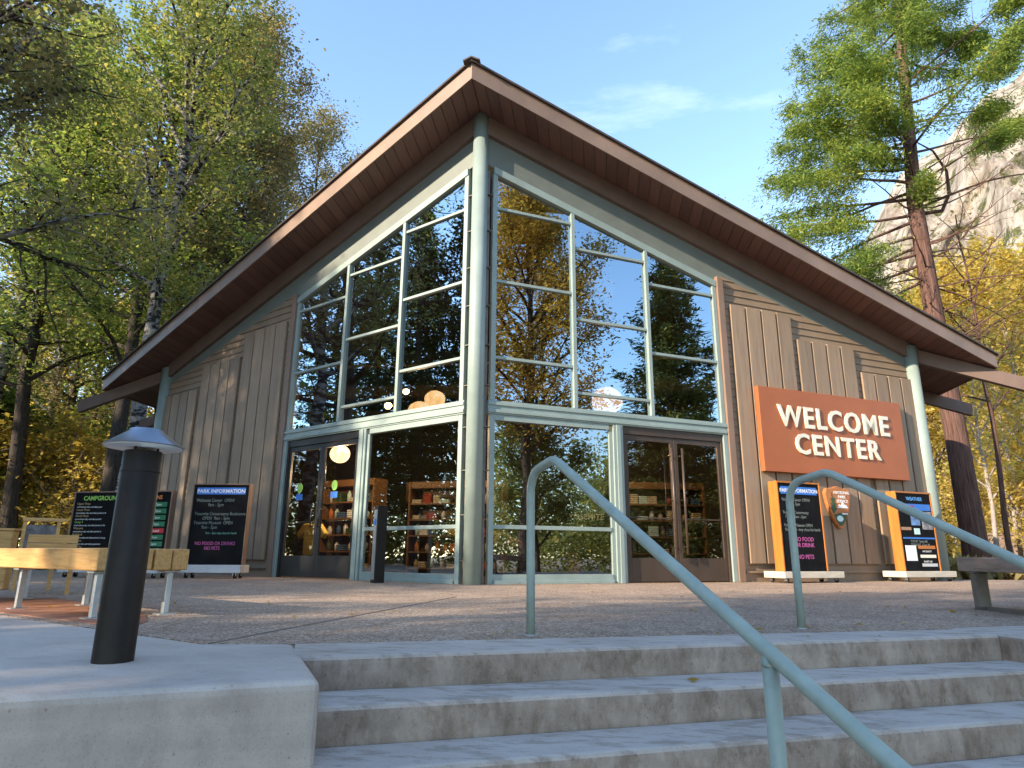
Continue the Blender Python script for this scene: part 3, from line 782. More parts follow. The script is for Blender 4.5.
# right wall: weather board
wb = tag(wall_thing("notice_board", 1, 9.36, 0.50, 0.0), "black weather board with coloured panels and a white sheet, beside the end column", "notice board", "wheeled notice boards")
board_on(wb, -.49, .49, -.10, .10, .205, 1.74, orange_wood, .035)
cart(wb, -.66, .80, -.22, .30, .085, .20, grey_wood)
text("heading", "WEATHER", 0.10, (0.02, -.103, 1.60), plain("blue_text", (.12, .35, .7), .6), wb, align='CENTER', fat=.002)
def patch(par, name, mat, x0, x1, z0, z1, y=-.1): 
    p = MB(); p.box(x0, x1, y - .006, y - .001, z0, z1); return p.build(name, mat, par)
patch(wb, "poster", blue_band, -.46, .46, 1.40, 1.53); patch(wb, "poster", red_tag, -.46, -.05, 1.455, 1.50, -.1065)
photo_a = plain("photo_print", (.12, .22, .42), .5, var=.8, scale=6, bmp=0); photo_b = plain("forecast_print", (.22, .2, .2), .5, var=.9, scale=9, bmp=0)
patch(wb, "poster", photo_a, -.15, .10, 1.10, 1.38); patch(wb, "poster", photo_b, .16, .46, 1.02, 1.38); patch(wb, "poster", lake_blue, -.10, .06, .92, 1.04)
patch(wb, "poster", plain("tan_band", (.35, .2, .12), .6), -.46, -.18, 1.0, 1.06)
patch(wb, "poster", blue_band, -.44, .47, .83, .86)
text("lettering", "TODAY  Sunny 68\nTONIGHT  Clear 38", 0.07, (-.25, -.103, .76), chalk_grey, wb, sx=.9)
patch(wb, "paper_sheet", white, -.42, -.12, .40, .80 - .22 + .12)
patch(wb, "poster", orange_wood, -.05, .44, .635, .70); patch(wb, "poster", cream, -.02, .43, .46, .52); patch(wb, "poster", grey_cart, .0, .44, .29, .35)
text("lettering", "AIR QUALITY\n\nSUNRISE 6:42\n\nSUNSET 6:05", 0.05, (.05, -.103, .57), white, wb, sx=.9)

# left: park information chalkboard out on the plaza
pb = tag(empty("notice_board", (-5.16, 1.44, 0), rad(5)), "chalkboard reading NO FOOD OR DRINKS NO PETS in pink beside the left doors", "notice board", "wheeled notice boards")
board_on(pb, -.53, .53, -.06, .06, .245, 1.72, trim_brown, .028)
cart(pb, -.58, .58, -.20, .20, .10, .24, grey_cart)
hb = MB(); hb.box(-.47, .47, -.066, -.061, 1.54, 1.67); hb.build("header", blue_band, pb)
text("heading", "PARK INFORMATION", 0.098, (0, -.067, 1.57), white, pb, align='CENTER', fat=.002)
text("lettering", "Welcome Center  OPEN!\n            9am - 5pm\n\nYosemite Conservancy Bookstore\n        OPEN  9am - 5pm\nYosemite Museum  OPEN\n        9am - 5pm", 0.088, (-.47, -.0625, 1.40), chalk_grey, pb, shear=.1, sx=.80, line=.95)
text("lettering", "9am - 5pm may close for lunch", 0.06, (-.22, -.0625, .80), plain("chalk_green", (.16, .36, .30), .9), pb, sx=.8)
text("lettering", "NO FOOD OR DRINKS\n         NO PETS", 0.088, (-.40, -.0625, .60), chalk_pink, pb, fat=.001, sx=.86)

# far left: campground status board
cb_ = tag(empty("notice_board", (-6.98, 1.17, 0), rad(-4)), "wide black status board headed CAMPGROUNDS with rows of red and green tags", "notice board", "wheeled notice boards")
board_on(cb_, -1.04, 1.04, -.06, .06, .225, 1.56, trim_brown, .03)
cart(cb_, -1.06, 1.06, -.2, .2, .09, .22, grey_cart)
text("heading", "CAMPGROUNDS", 0.115, (-.86, -.0625, 1.42), lime_text, cb_, fat=.003)
text("heading", "LOCATIONS", 0.10, (.30, -.0625, 1.43), orange_text, cb_, fat=.002)
rowsL = ["Upper Pines", "Lower Pines", "North Pines", "Camp 4", "Wawona", "Bridalveil", "Hodgdon", "Crane Flat", "Tamarack"]
for k, nm in enumerate(rowsL):
    z = 1.30 - k * .115
    text("lettering", nm, .062, (-.98, -.0625, z + .035), tan_text if k not in (3,) else lime_text, cb_, sx=.95)
    text("lettering", "reservations only, next date posted at the gate"[:34 + (k * 7) % 12], .045, (-.98, -.0625, z - .02), white, cb_, sx=.9)
for k in range(10):
    z = 1.27 - k * .105
    t_ = patch(cb_, "status_tag", red_tag if k == 0 else green_tag, -.12, .13, z, z + .075, -.06)
    text("lettering", "Full" if k == 0 else "Open", .05, (0, -.0675, z + .02), white, t_, align='CENTER')
for k in range(9):
    z = 1.285 - k * .12
    t_ = patch(cb_, "status_tag", red_tag if k == 4 else green_tag, .62, .98, z, z + .088, -.06)
    text("lettering", "Closed" if k == 4 else "Open", .06, (.80, -.0675, z + .024), white, t_, align='CENTER')

# ------------------------------------------------------------------ door opener post
dp = tag(empty("door_opener_post", (-1.62, 0.28, 0), rad(-48)), "black square post with silver button plate before the left doors", "post")
b = MB(); b.box(-.085, .085, -.085, .085, 0, 1.235); b.build("body", black, dp, bevel=0.006, seg=1)
b = MB(); b.box(-.06, .06, -.092, -.086, .05, 1.17); b.build("button_plate", silver, dp)
b = MB(); b.box(-.035, .035, -.097, -.093, .92, 1.02); b.build("button", blue_band, dp)

# ------------------------------------------------------------------ bollard light
bl = tag(empty("bollard_light", (-0.045, -7.93, 0.003)), "tall black bollard light with shallow metal cone shade on the concrete slab", "bollard light")
b = MB(); b.lathe([(0.078, 0), (0.078, .862), (0.074, .868), (0.0, .868)], n=36); o = b.build("post", black, bl, smooth=True)
o.modifiers.new("edge", 'EDGE_SPLIT').split_angle = rad(40)
b = MB(); b.lathe([(0.0805, .775), (0.0805, .779)], n=36); b.build("band", black, bl)
b = MB()
for q in range(3):
    an = q * 2.094 + .5; b.tube([(.055 * math.cos(an), .055 * math.sin(an), .86), (.055 * math.cos(an), .055 * math.sin(an), .93)], .006, 8)
b.build("spacer", black, bl)
b = MB(); b.lathe([(0.160, .888), (0.163, .890), (0.150, .899), (0.072, .955), (0.066, .966), (0.0, .972), ], n=40)
shade = plain("brushed_shade", (.30, .32, .36), .28, metal=.9, var=.08)
o = b.build("lamp_shade", shade, bl, smooth=True); o.modifiers.new("edge", 'EDGE_SPLIT').split_angle = rad(30)
b = MB(); b.lathe([(0.158, .887), (0.07, .9485), (0.0, .949)], n=40); b.v = b.v; o = b.build("shade_liner", white, bl, smooth=True)
o.location.z = -0.004

# ------------------------------------------------------------------ handrails
def handrail(label, x, y, ps):
    ang = math.atan2(SP.y, SP.x) + rad(4.6)
    root = tag(empty("handrail", (x, y, 0), ang), label, "handrail", "handrails of the entrance steps")
    # local x runs down the stair, z up
    P = [(0, 0, -.01), (0, 0, .40), (0, 0, .78)]
    for q in range(1, 7):
        an = q / 6 * rad(80); P.append((.125 * (1 - math.cos(an)), 0, .78 + .145 * math.sin(an)))
    P += [(.16, 0, .931), (.27, 0, .946), (.31, 0, .949), (.345, 0, .945), (.385, 0, .930), (.43, 0, .908)]
    zl = .908 - .505 * (2.62 - .43)
    P += [(2.62, 0, zl), (2.68, 0, zl - .03), (2.74, 0, zl - .04), (3.0, 0, zl - .04)]
    t = MB(); t.tube(P, 0.0245, 18); rail = t.build("rail", sage_rail, root, smooth=True)
    zt = .908 - .505 * (ps - .43)
    w = Vector((x + math.cos(ang) * ps, y + math.sin(ang) * ps, 0)) - S0
    k = math.floor(w.dot(SP) / TREAD) + 1; zb = -k * RISE
    t = MB(); t.tube([(ps, 0, zb - .01), (ps, 0, zt - .012)], 0.0245, 18); t.build("post", sage_rail, root, smooth=True)
    t = MB()
    for px_, pz in ((0, 0.0), (ps, zb)):
        t.v += []; c0 = len(t.v)
        t.lathe([(.034, pz + .0005), (.034, pz + .004), (.026, pz + .009)], (px_, 0), 18)
    t.build("collar", grout, root)
    # weld bead where the post meets the rail
    t = MB(); t.tube([(ps - .002, 0, zt - .040), (ps + .001, 0, zt - .026)], [.0262, .0275], 16); t.build("weld", sage_rail, root, smooth=True)
    return root
grout = plain("grout", (0.36, 0.33, 0.30), 0.9, var=.3, scale=30)
handrail("sage green pipe handrail running down the middle of the steps", 1.562, -6.690, 1.92)
handrail("second sage pipe handrail, near the right end of the steps by the bench", 3.219, -5.994, 1.92)

# ------------------------------------------------------------------ timber benches
def bench(name, loc, ang, L, W, n, legs, mat, label, leg_mat, z0=.315, z1=.47, lw=.019):
    r = tag(empty(name, loc, ang), label, "bench")
    pw = W / n
    for k in range(n):
        b_ = MB(); gp = .007 * (1 if pw > 0 else -1); e_ = ((k * 37) % 5 - 2) * .004; b_.box(e_, L + e_, k * pw + gp, (k + 1) * pw - gp, z0 + abs(e_) * .3, z1 - abs(e_) * .4); b_.build("seat_plank", mat, r, bevel=0.006, seg=1)
    for (x, y) in legs:
        l_ = MB(); l_.box(x - lw, x + lw, y - lw * 1.1, y + lw * 1.1, 0.012, z0 - .014); l_.box(x - .05, x + .05, y - .06, y + .06, z0 - .0135, z0 - .001); lo = l_.build("leg", leg_mat, r, bevel=0.003, seg=1)
        q = MB(); q.box(x - .05, x + .05, y - .06, y + .06, 0.0, 0.0115); q.build("foot_plate", leg_mat, lo)
    return r
# long axis runs to the left and away; planks are side by side
bench("timber_bench", (-1.42, -6.38, 0.0), math.atan2(.482, -.876), 3.4, -0.66, 5, ((.10, -.08), (1.42, -.08), (2.75, -.08), (.10, -.57), (1.42, -.57), (2.75, -.57)), timber, "golden timber slat bench on steel legs behind the bollard light", steel)
bench("timber_bench", (5.28, -3.76, 0.0), math.atan2(-1, 0), 2.6, 1.2, 7, ((.22, .06), (2.3, .06), (.22, 1.1), (2.3, 1.1)), oldwood, "weathered timber bench with steel frame right of the steps", steel_dark, lw=.045, z0=.325, z1=.452)
bb_ = [o for o in col.objects if o.name.startswith("timber_bench")][-1]
q = MB(); q.box(.30, 2.5, .045, .085, 0.0, .035); q.build("base_bar", steel_dark, bb_)

# ------------------------------------------------------------------ seating group on the far left of the plaza
ch = tag(empty("wooden_chair", (-4.08, -3.72, 0), rad(40)), "slatted wooden seat with a low plank back beside the framed panel", "chair")
b = MB()
for k in range(4): b.box(-.24, .24, -.24 + k * .11, -.14 + k * .11, .38, .41)
b.build("seat", timber, ch, bevel=.003, seg=1)
b = MB()
for k in range(2): b.box(-.24, .24, .225, .255, .45 + k * .095, .54 + k * .095)
b.build("backrest", timber, ch, bevel=.003, seg=1)
for x in (-.21, .21):
    for y, h in ((-.2, .379), (.28, .62)):
        b = MB(); b.box(x - .022, x + .022, y - .022, y + .022, 0, h); b.build("leg", timber, ch)
es = tag(empty("panel_stand", (-4.74, -3.17, 0), rad(40)), "open wooden frame stand holding a dark panel behind the bench", "stand")
b = MB()
for x in (-.17, .17): b.box(x - .02, x + .02, -.02, .02, 0, .80)
b.box(-.20, .24, -.03, .03, .802, .845); b.build("frame", timber, es, bevel=.003, seg=1)
b = MB(); b.box(-.148, .148, -.012, .012, .30, .76); b.build("panel", chalk_rub, es)
tp = tag(empty("timber_post", (-5.28, -3.05, 0), rad(20)), "short square timber post at the left edge of the plaza", "post")
b = MB(); b.box(-.08, .08, -.08, .08, 0, .70); b.build("shaft", timber, tp, bevel=.01, seg=1)
b = MB(); b.box(-.095, .095, -.095, .095, .70, .725); b.build("cap", timber, tp)
# low wall far right behind the cedar
lw_ = tag(empty("low_wall", (24.0, 19.0, 0), rad(-24)), "low brown wall among the trees behind the cedar", "wall")
b = MB(); b.box(-6, 9, -.15, .15, -.3, 1.45); b.build("wall_body", rock_wall_m, lw_)
b = MB(); b.box(-6.1, 9.1, -.22, .22, 1.452, 1.55); b.build("coping", rock_wall_m, lw_)

# ------------------------------------------------------------------ inside the shop
def lamp(loc, r, mat, label, grp="hanging globe lamps in the shop", watt=0):
    e = tag(empty("pendant_lamp", loc), label, "lamp", grp)
    b_ = MB(); b_.ball((0, 0, 0), r, sz=.92, n=32, ribs=7, rib=.06); b_.build("globe", mat, e, smooth=True)
    b_ = MB(); b_.tube([(0, 0, r * .93), (0, 0, rz(loc[0]) - loc[2] - .05)], .008, 6); b_.build("cord", black, e)
    b_ = MB(); b_.lathe([(.045, r * .92 - .02), (.045, r * .92 + .07)], n=12); b_.build("cap", black, e)
    if watt:
        d_ = bpy.data.lights.new("lamp_glow", 'POINT'); d_.energy = watt; d_.color = (1.0, .68, .38); d_.shadow_soft_size = r * .5
        lo_ = bpy.data.objects.new("lamp_glow", d_); col.objects.link(lo_); lo_.parent = e; lo_.location = (0, 0, -r * 1.6)
lamp((-1.74, 2.88, 3.42), .24, globe_m, "larger glowing orange globe lamp straddling the left transom beam", watt=38)
lamp((-1.48, 3.15, 3.74), .22, globe_m, "glowing globe lamp highest of the pair beside the corner column")
lamp((-3.28, 2.48, 2.46), .20, globe_m, "glowing globe lamp seen through the left doors", watt=38)
lamp((-2.05, 2.85, 3.86), .07, bulb_m, "small bulb lamp above the pair of globes left of the column")
lamp((-2.98, 4.55, 3.95), .09, bulb_m, "small distant bulb lamp behind the left window mullion")
lamp((2.25, 3.45, 3.70), .33, globe_pale, "large pale globe lamp behind the right window", watt=38)

def shelf(name, loc, rz_, w, label, seedn, hang=True):
    s = tag(empty(name, loc, rz_), label, "shelf", "merchandise shelves in the shop")
    zs = (.16, .52, .88, 1.24, 1.60)
    for k, z in enumerate(zs):
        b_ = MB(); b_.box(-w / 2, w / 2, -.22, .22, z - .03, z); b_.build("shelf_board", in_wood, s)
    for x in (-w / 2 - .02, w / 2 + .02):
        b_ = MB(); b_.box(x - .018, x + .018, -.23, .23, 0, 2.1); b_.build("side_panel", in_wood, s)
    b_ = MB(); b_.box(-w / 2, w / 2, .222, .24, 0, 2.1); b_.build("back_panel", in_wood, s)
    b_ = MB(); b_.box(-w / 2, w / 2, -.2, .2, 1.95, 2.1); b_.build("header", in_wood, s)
    rr = random.Random(seedn); mats = [shirt_yellow, cloth_a, cloth_b, cloth_c, cloth_d, cloth_d, emblem_green, pumpkin_m, white, lake_blue]
    c_, s_ = math.cos(rz_), math.sin(rz_); n = 0
    for z in zs:
        x = -w / 2 + .14
        while x < w / 2 - .12:
            kind = rr.random(); m_ = rr.choice(mats); wd = rr.uniform(.16, .26)
            wx, wy = loc[0] + c_ * (x) - s_ * (-.05), loc[1] + s_ * x + c_ * (-.05)
            if kind < .6:
                e = MB(); nl = rr.randint(2, 5)
                for q in range(nl): e.box(-wd / 2 + .004 * (q % 2), wd / 2 - .003 * (q % 3), -.14, .14, q * .045, q * .045 + .042)
                o_ = e.build("folded_shirts", m_, bevel=.012, seg=1); lab, cat_ = "pile of folded shirts on a shop shelf", "clothing"
            else:
                e = MB(); hh_ = rr.uniform(.14, .26); e.lathe([(.0, 0), (.05, 0), (.055, hh_ * .7), (.03, hh_ * .85), (.03, hh_), (0, hh_)], n=12)
                o_ = e.build("souvenir_bottle", m_, smooth=True); lab, cat_ = "small bottle standing on a shop shelf", "bottle"
            o_.location = (wx, wy, loc[2] + z + .002); o_.rotation_euler.z = rz_
            tag(o_, lab, cat_, "goods on the shop shelves")
            x += wd + .018; n += 1
shelf("shop_shelf", (-3.55, 4.15, .004), rad(-22), 1.5, "wooden merchandise shelf behind the left doors", 1)
shelf("shop_shelf", (-1.2, 4.6, .004), rad(-8), 2.2, "wide merchandise shelf behind the left window", 2)
shelf("shop_shelf", (3.4, 5.2, .004), rad(14), 2.0, "merchandise shelf in the dark behind the right doors", 3)
# yellow shirt on a stand
ts = tag(empty("shirt_stand", (-3.95, 2.95, .004), rad(-25)), "yellow T-shirt displayed on a black stand inside the left doors", "display stand")
b = MB(); b.prism([(-.20, .42), (.20, .42), (.21, .86), (.36, .74), (.44, .86), (.24, 1.06), (.09, 1.08), (0, 1.045), (-.09, 1.08), (-.24, 1.06), (-.44, .86), (-.36, .74), (-.21, .86)], -.06, .06, ident); b.build("shirt", shirt_yellow, ts, bevel=.03, seg=2)
b = MB(); b.tube([(0, 0, .0), (0, 0, 1.15)], .018, 10); b.lathe([(.18, 0), (.18, .02)], n=18); b.build("stand", black, ts)
# lit framed panel on the inner wall, and a name board
pn = tag(empty("wall_panel", (-2.0, 5.6, 1.75), rad(-6)), "warm lit picture panel above the shelves inside the shop", "picture")
b = MB(); b.box(-.7, .7, -.02, .02, 0, .42); b.build("print", plain("panel_print", (.42, .22, .09), .6, var=.6, scale=5, bmp=0), pn)
b = MB()
for x0, x1, z0, z1 in ((-.75, .75, -.05, -.002), (-.75, .75, .422, .47), (-.75, -.702, 0, .42), (.702, .75, 0, .42)): b.box(x0, x1, -.03, .03, z0, z1)
b.build("frame", in_wood, pn)
ns = tag(empty("name_board", (1.75, 4.1, 1.22), rad(6)), "dark name board reading YOSEMITE inside the right window", "sign")
b = MB(); b.box(-.5, .5, -.02, .02, -.06, .2); b.build("board", black_matte, ns)
text("lettering", "YOSEMITE", .17, (0, -.022, 0), cream, ns, align='CENTER', fat=.002)
# display table with pumpkin and gourd
dt = tag(empty("display_table", (.45, 1.95, .004), rad(20)), "small display table holding a pumpkin inside the right window", "table")
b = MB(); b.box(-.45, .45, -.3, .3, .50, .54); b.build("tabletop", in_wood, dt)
for x in (-.4, .4):
    for y in (-.25, .25): b = MB(); b.box(x - .025, x + .025, y - .025, y + .025, 0, .499); b.build("leg", in_wood, dt)
pk = tag(empty("pumpkin", (.45, 1.78, .547)), "orange pumpkin on the display table inside the right window", "pumpkin")
b = MB(); b.ball((0, 0, .10), .15, sz=.68, n=24, ribs=8, rib=.05); b.build("body", pumpkin_m, pk, smooth=True)
b = MB(); b.tube([(0, 0, .19), (.02, 0, .25)], [.018, .012], 8); b.build("stem", stem_m, pk)
gd = tag(empty("pumpkin", (.22, 1.95, .547)), "pale yellow pumpkin behind the orange one on the table", "pumpkin")
b = MB(); b.ball((0, 0, .16), .17, sz=.95, n=24, ribs=8, rib=.04); b.build("body", gourd_m, gd, smooth=True)
b = MB(); b.tube([(0, 0, .31), (.01, 0, .37)], [.018, .012], 8); b.build("stem", stem_m, gd)
t2 = tag(empty("display_table", (2.0, 3.0, .004), rad(25)), "low display table with a green box underneath it", "table")
b = MB(); b.box(-.6, .6, -.3, .3, .44, .50); b.build("tabletop", in_wood, t2)
for x in (-.5, .5):
    b = MB(); b.box(x - .04, x + .04, -.25, .25, 0, .439); b.build("leg", in_wood, t2)
gx = MB(); gx.box(-.22, .22, -.15, .15, 0, .30); gx.box(-.2, .2, -.152, -.1505, .05, .25); o = gx.build("storage_box", plain("green_box", (.22, .25, .05), .7), bevel=.005, seg=1)
o.location = (1.85, 2.85, .006); o.rotation_euler.z = rad(25); tag(o, "olive green box under the low display table", "box")

# ------------------------------------------------------------------ trees
def leaf_mesh(name, pts, per, sigma, size, rng, elong=1.8, up=0.5, dirs=None, flat=1.0):
    """leaf-sized diamonds scattered round the twig points"""
    pts = np.asarray(pts, float); N_ = len(pts) * per
    ks = np.repeat(rng.uniform(.45, 1.5, (len(pts), 1)), per, 0); kz = np.repeat(rng.uniform(.72, 1.3, (len(pts), 1)), per, 0)
    c = np.repeat(pts, per, 0) + rng.normal(0, 1, (N_, 3)) * np.array([sigma, sigma, sigma * flat]) * ks
    nrm = rng.normal(0, 1, (N_, 3)); nrm[:, 2] += up * np.sign(nrm[:, 2] + 1e-9) * 2
    nrm /= np.linalg.norm(nrm, axis=1, keepdims=True)
    if dirs is None: d = rng.normal(0, 1, (N_, 3))
    else: d = np.repeat(np.asarray(dirs, float), per, 0) + rng.normal(0, .45, (N_, 3))
    d -= nrm * (d * nrm).sum(1, keepdims=True); d /= np.linalg.norm(d, axis=1, keepdims=True) + 1e-9
    e = np.cross(nrm, d)
    s = size * rng.uniform(.6, 1.35, (N_, 1)) * kz
    v = np.empty((N_, 4, 3)); bend = nrm * s * .18
    v[:, 0] = c - d * s * elong * .5; v[:, 1] = c + e * s * .5 + bend; v[:, 2] = c + d * s * elong * .5; v[:, 3] = c - e * s * .5 + bend
    me = bpy.data.meshes.new(name); me.vertices.add(N_ * 4); me.vertices.foreach_set('co', v.reshape(-1).astype(np.float32))
    me.loops.add(N_ * 4); me.loops.foreach_set('vertex_index', np.arange(N_ * 4, dtype=np.int32))
    me.polygons.add(N_); me.polygons.foreach_set('loop_start', np.arange(0, N_ * 4, 4, dtype=np.int32))
    me.update(calc_edges=True); me.validate()
    return me

def curve_pts(p0, d, L, n, rng, wob=.12, curl=0.0):
    P = [np.array(p0, float)]; d = np.array(d, float); d /= np.linalg.norm(d)
    for i in range(n):
        d = d + rng.normal(0, wob, 3) + np.array([0, 0, curl / n]); d /= np.linalg.norm(d)
        P.append(P[-1] + d * L / n)
    return P

def add_tree(name, trunk_mb, crown_me, bark, leaf, label, cat="tree", group=None, extra=None):
    r = tag(empty(name), label, cat, group)
    trunk_mb.build("trunk", bark, r, smooth=True, recalc=False)
    crown_me.materials.append(leaf)
    o_ = bpy.data.objects.new("crown", crown_me); col.objects.link(o_); o_.parent = r
    return r

def broadleaf(seed, H, r0, base, spread, nl, per, size, sigma, el=(25, 60), top_w=.45, wob=.05, nsub=6, lean=(0, 0), sparse=1.0):
    rng = np.random.default_rng(seed); mb = MB(); pts = []
    n = 12; T = []
    off = np.zeros(2)
    for i in range(n + 1):
        T.append(np.array([off[0], off[1], H * .97 * i / n - (0.2 if i == 0 else 0)])); off = off + rng.normal(0, wob, 2) * H / n + np.array(lean) * H / n
    R = [r0 * (1.25 if i == 0 else 1) * (1 - .88 * (i / n) ** 1.1) + .012 for i in range(n + 1)]
    mb.tube(T, R, 9)
    def at(h):
        u = min(max(h / (H * .97), 0), .999) * n; i = int(u); return T[i] * (1 - u + i) + T[i + 1] * (u - i), R[i] * (1 - u + i) + R[i + 1] * (u - i)
    for k in range(nl):
        fr = (k + rng.uniform(.2, .8)) / nl
        h = base + (H * .95 - base) * fr
        p, rr = at(h)
        az = k * 2.399 + rng.uniform(-.5, .5)
        e = rad(rng.uniform(*el)) + fr * rad(18)
        prof = math.sin(math.pi * min(1, .22 + fr * .72)) ** .7 if fr < .95 else top_w
        L = spread * max(top_w * .6, prof) * rng.uniform(.75, 1.15)
        d = np.array([math.cos(az) * math.cos(e), math.sin(az) * math.cos(e), math.sin(e)])
        P = curve_pts(p, d, L, 6, rng, .11, rng.uniform(-.2, .5))
        lr = min(rr * .6, .02 + L * .016)
        mb.tube(P, [lr * (1 - .85 * i / 6) + .006 for i in range(7)], 6, caps=False)
        for s in range(nsub):
            u = rng.uniform(.28, 1.0) * 6; i = min(int(u), 5); q = P[i] + (P[i + 1] - P[i]) * (u - i)
            dd = (P[i + 1] - P[i]); dd = dd / np.linalg.norm(dd) + rng.normal(0, .65, 3) + np.array([0, 0, .12])
            L2 = L * rng.uniform(.22, .48) * (1.1 - .45 * u / 6)
            Q = curve_pts(q, dd, L2, 4, rng, .2, .1)
            mb.tube(Q, [max(.005, lr * .35 * (1 - .8 * j / 4)) for j in range(5)], 4, caps=False)
            for j in range(1, 5):
                if rng.random() < sparse:
                    pts.append(Q[j] + rng.normal(0, .10, 3)); pts.append((Q[j] + Q[j - 1]) / 2 + rng.normal(0, .22, 3))
    return mb, leaf_mesh("crown", pts, per, sigma, size, rng)

def conifer(seed, H, r0, base, spread, nb, per, size, droop=.25, elong=4.0, sigma=.14, power=.8):
    rng = np.random.default_rng(seed); mb = MB(); pts = []; dirs = []
    n = 10; T = [np.array([rng.normal(0, .05), rng.normal(0, .05), H * i / n - (.2 if i == 0 else 0)]) for i in range(n + 1)]
    R = [r0 * (1.25 if i == 0 else 1) * (1 - .93 * i / n) + .01 for i in range(n + 1)]
    mb.tube(T, R, 10)
    for k in range(nb):
        fr = (k + rng.random()) / nb; h = base + (H - base) * fr * .985
        L = spread * (1 - fr) ** power * rng.uniform(.65, 1.15) + .25
        az = k * 2.399 + rng.uniform(-.6, .6)
        d = np.array([math.cos(az), math.sin(az), .15 - droop + fr * .5])
        P = curve_pts((0, 0, h), d, L, 5, rng, .07, rng.uniform(-.1, .35))
        mb.tube(P, [max(.006, (.012 + L * .011) * (1 - .85 * i / 5)) for i in range(6)], 5, caps=False)
        m_ = max(5, int(L * 7))
        for s in range(m_):
            u = (rng.uniform(.12, 1.0)) * 5; i = min(int(u), 4); q = P[i] + (P[i + 1] - P[i]) * (u - i)
            t = P[i + 1] - P[i]; t /= np.linalg.norm(t); side = np.cross(t, (0, 0, 1)) * rng.choice((-1, 1))
            lat = L * .22 * rng.random() * (1.2 - u / 5)
            pts.append(q + side * lat + np.array([0, 0, -.08 * lat + rng.normal(0, .06)])); dirs.append(t + side * .7 + np.array([0, 0, -.35]))
    return mb, leaf_mesh("crown", pts, per, sigma, size, rng, elong, .6, dirs)

def polar(az, D, z=-0.05):
    return (CAM.x + D * math.sin(rad(az)), CAM.y + D * math.cos(rad(az)), z)
def place(root, loc, rz_=0.0, sc_=1.0, label=None, group=None, first=False):
    o_ = root if first else copy_tree(root)
    o_.location = loc; o_.rotation_euler = (0, 0, rz_)
    o_.scale = (sc_, sc_, sc_) if isinstance(sc_, (int, float)) else sc_
    if label: o_['label'] = label
    if group: o_['group'] = group
    return o_

# --- left wood: speckled alders with olive to yellow-green crowns
alder = add_tree("alder_tree", *broadleaf(11, 26, .26, 7.0, 5.0, 36, 12, .085, .28, nsub=8), bark_alder, leaf_green, "speckled pale alder trunk just past the left eave")
alder2 = add_tree("alder_tree", *broadleaf(12, 26, .21, 6, 5.0, 36, 12, .085, .30, nsub=8), bark_alder, leaf_olive, "slim alder with sparse olive crown above the left roof slope")
dark1 = add_tree("oak_tree", *broadleaf(13, 23, .30, 6.5, 5.6, 34, 11, .10, .32, el=(5, 45), nsub=8), bark_dark, leaf_fresh, "dark trunked oak with yellow green leaves behind the status board")
L_ = "trees of the wood left of the building"
place(alder, polar(-37.4, 24.5), 0.3, 1.0, "pale speckled alder rising just past the left eave", L_, True)
place(alder2, polar(-34.0, 31), 1.0, 1.0, "slim alder with olive crown above the lower left roof slope", L_, True)
place(alder2, polar(-50.5, 18.5), 4.4, 1.0, "alder past the left edge of the photo, its crown filling the top corner", L_)
place(alder2, polar(-31.6, 29), 3.9, .95, "slim alder whose crown leans over the left roof edge", L_)
place(alder, polar(-45.2, 41), 0.9, .95, "alder filling the gap at the left edge behind the dark oak", L_)
place(alder2, polar(-42.4, 39), 5.1, .95, "alder with olive crown filling the gap above the framed panel", L_)
place(alder, polar(-39.6, 48), 4.0, 1.0, "distant alder between the dark oak and the speckled alder", L_)
place(dark1, polar(-38.9, 28), 2.0, 1.0, "dark trunked oak with yellow green leaves behind the status board", L_, True)
place(dark1, polar(-43.4, 32), 4.1, 1.0, "broad dark trunked oak at the left edge of the photo", L_)
place(alder2, polar(-30.5, 35), 3.0, 1.02, "second slim alder whose fork shows above the roof slope", L_)
place(alder2, polar(-26.3, 38), 5.0, 1.04, "third slim alder, its twiggy crown edge against the sky", L_)
place(alder, polar(-33.0, 40), 2.2, 1.05, "tall alder behind the slim ones over the left roof", L_)
place(alder, polar(-46.0, 33), 1.4, 1.0, "alder far left partly hidden by the dark oak crown", L_)
place(alder2, polar(-24.5, 47), 0.5, 0.98, "distant thin alder nearest the roof ridge on the left", L_)
place(dark1, polar(-36.5, 44), 1.1, 1.0, "yellow green oak deep in the wood between two alders", L_)
place(dark1, polar(-41.0, 46), 3.3, 1.0, "yellow green oak deep in the wood left of the alders", L_)
gold = add_tree("maple_tree", *broadleaf(14, 17, .22, 2.2, 4.6, 30, 9, .15, .36, el=(10, 55), nsub=6), bark_dark, leaf_gold, "golden maple")
GL = "golden trees in the woods"
place(gold, polar(-44.5, 52), 0.2, 1.15, "golden maple glowing at the far left of the wood", GL, True)
place(gold, polar(-38.0, 58), 1.2, 1.2, "golden maple glowing through the wood behind the oak", GL)
place(gold, polar(-32.0, 60), 2.6, 1.25, "golden maple behind the slim alders over the roof", GL)
# near overhanging branch tree, outside the frame on the left
over = add_tree("oak_tree", *broadleaf(15, 20, .34, 5.5, 6.2, 30, 12, .065, .30, el=(0, 40), nsub=8), bark_dark, leaf_green, "broad leaved oak whose branches hang into the top left corner", group=L_)
place(over, (-13.8, -0.2, -.05), .9, 1.0, None, L_, True)
# bare tree behind the roof
bare = add_tree("bare_tree", *broadleaf(16, 24, .2, 8, 3.2, 34, 1, .07, .3, nsub=8, el=(35, 65), sparse=.4), bark_pale, leaf_rust, "pale leafless tree showing over the right roof slope")
place(bare, polar(12.2, 60), 0, 1.42, None, "leafless trees beyond the roof", True)
place(bare, polar(-19.2, 58), 2.0, 1.13, "pale leafless tree top between the alders and the ridge", "leafless trees beyond the roof")

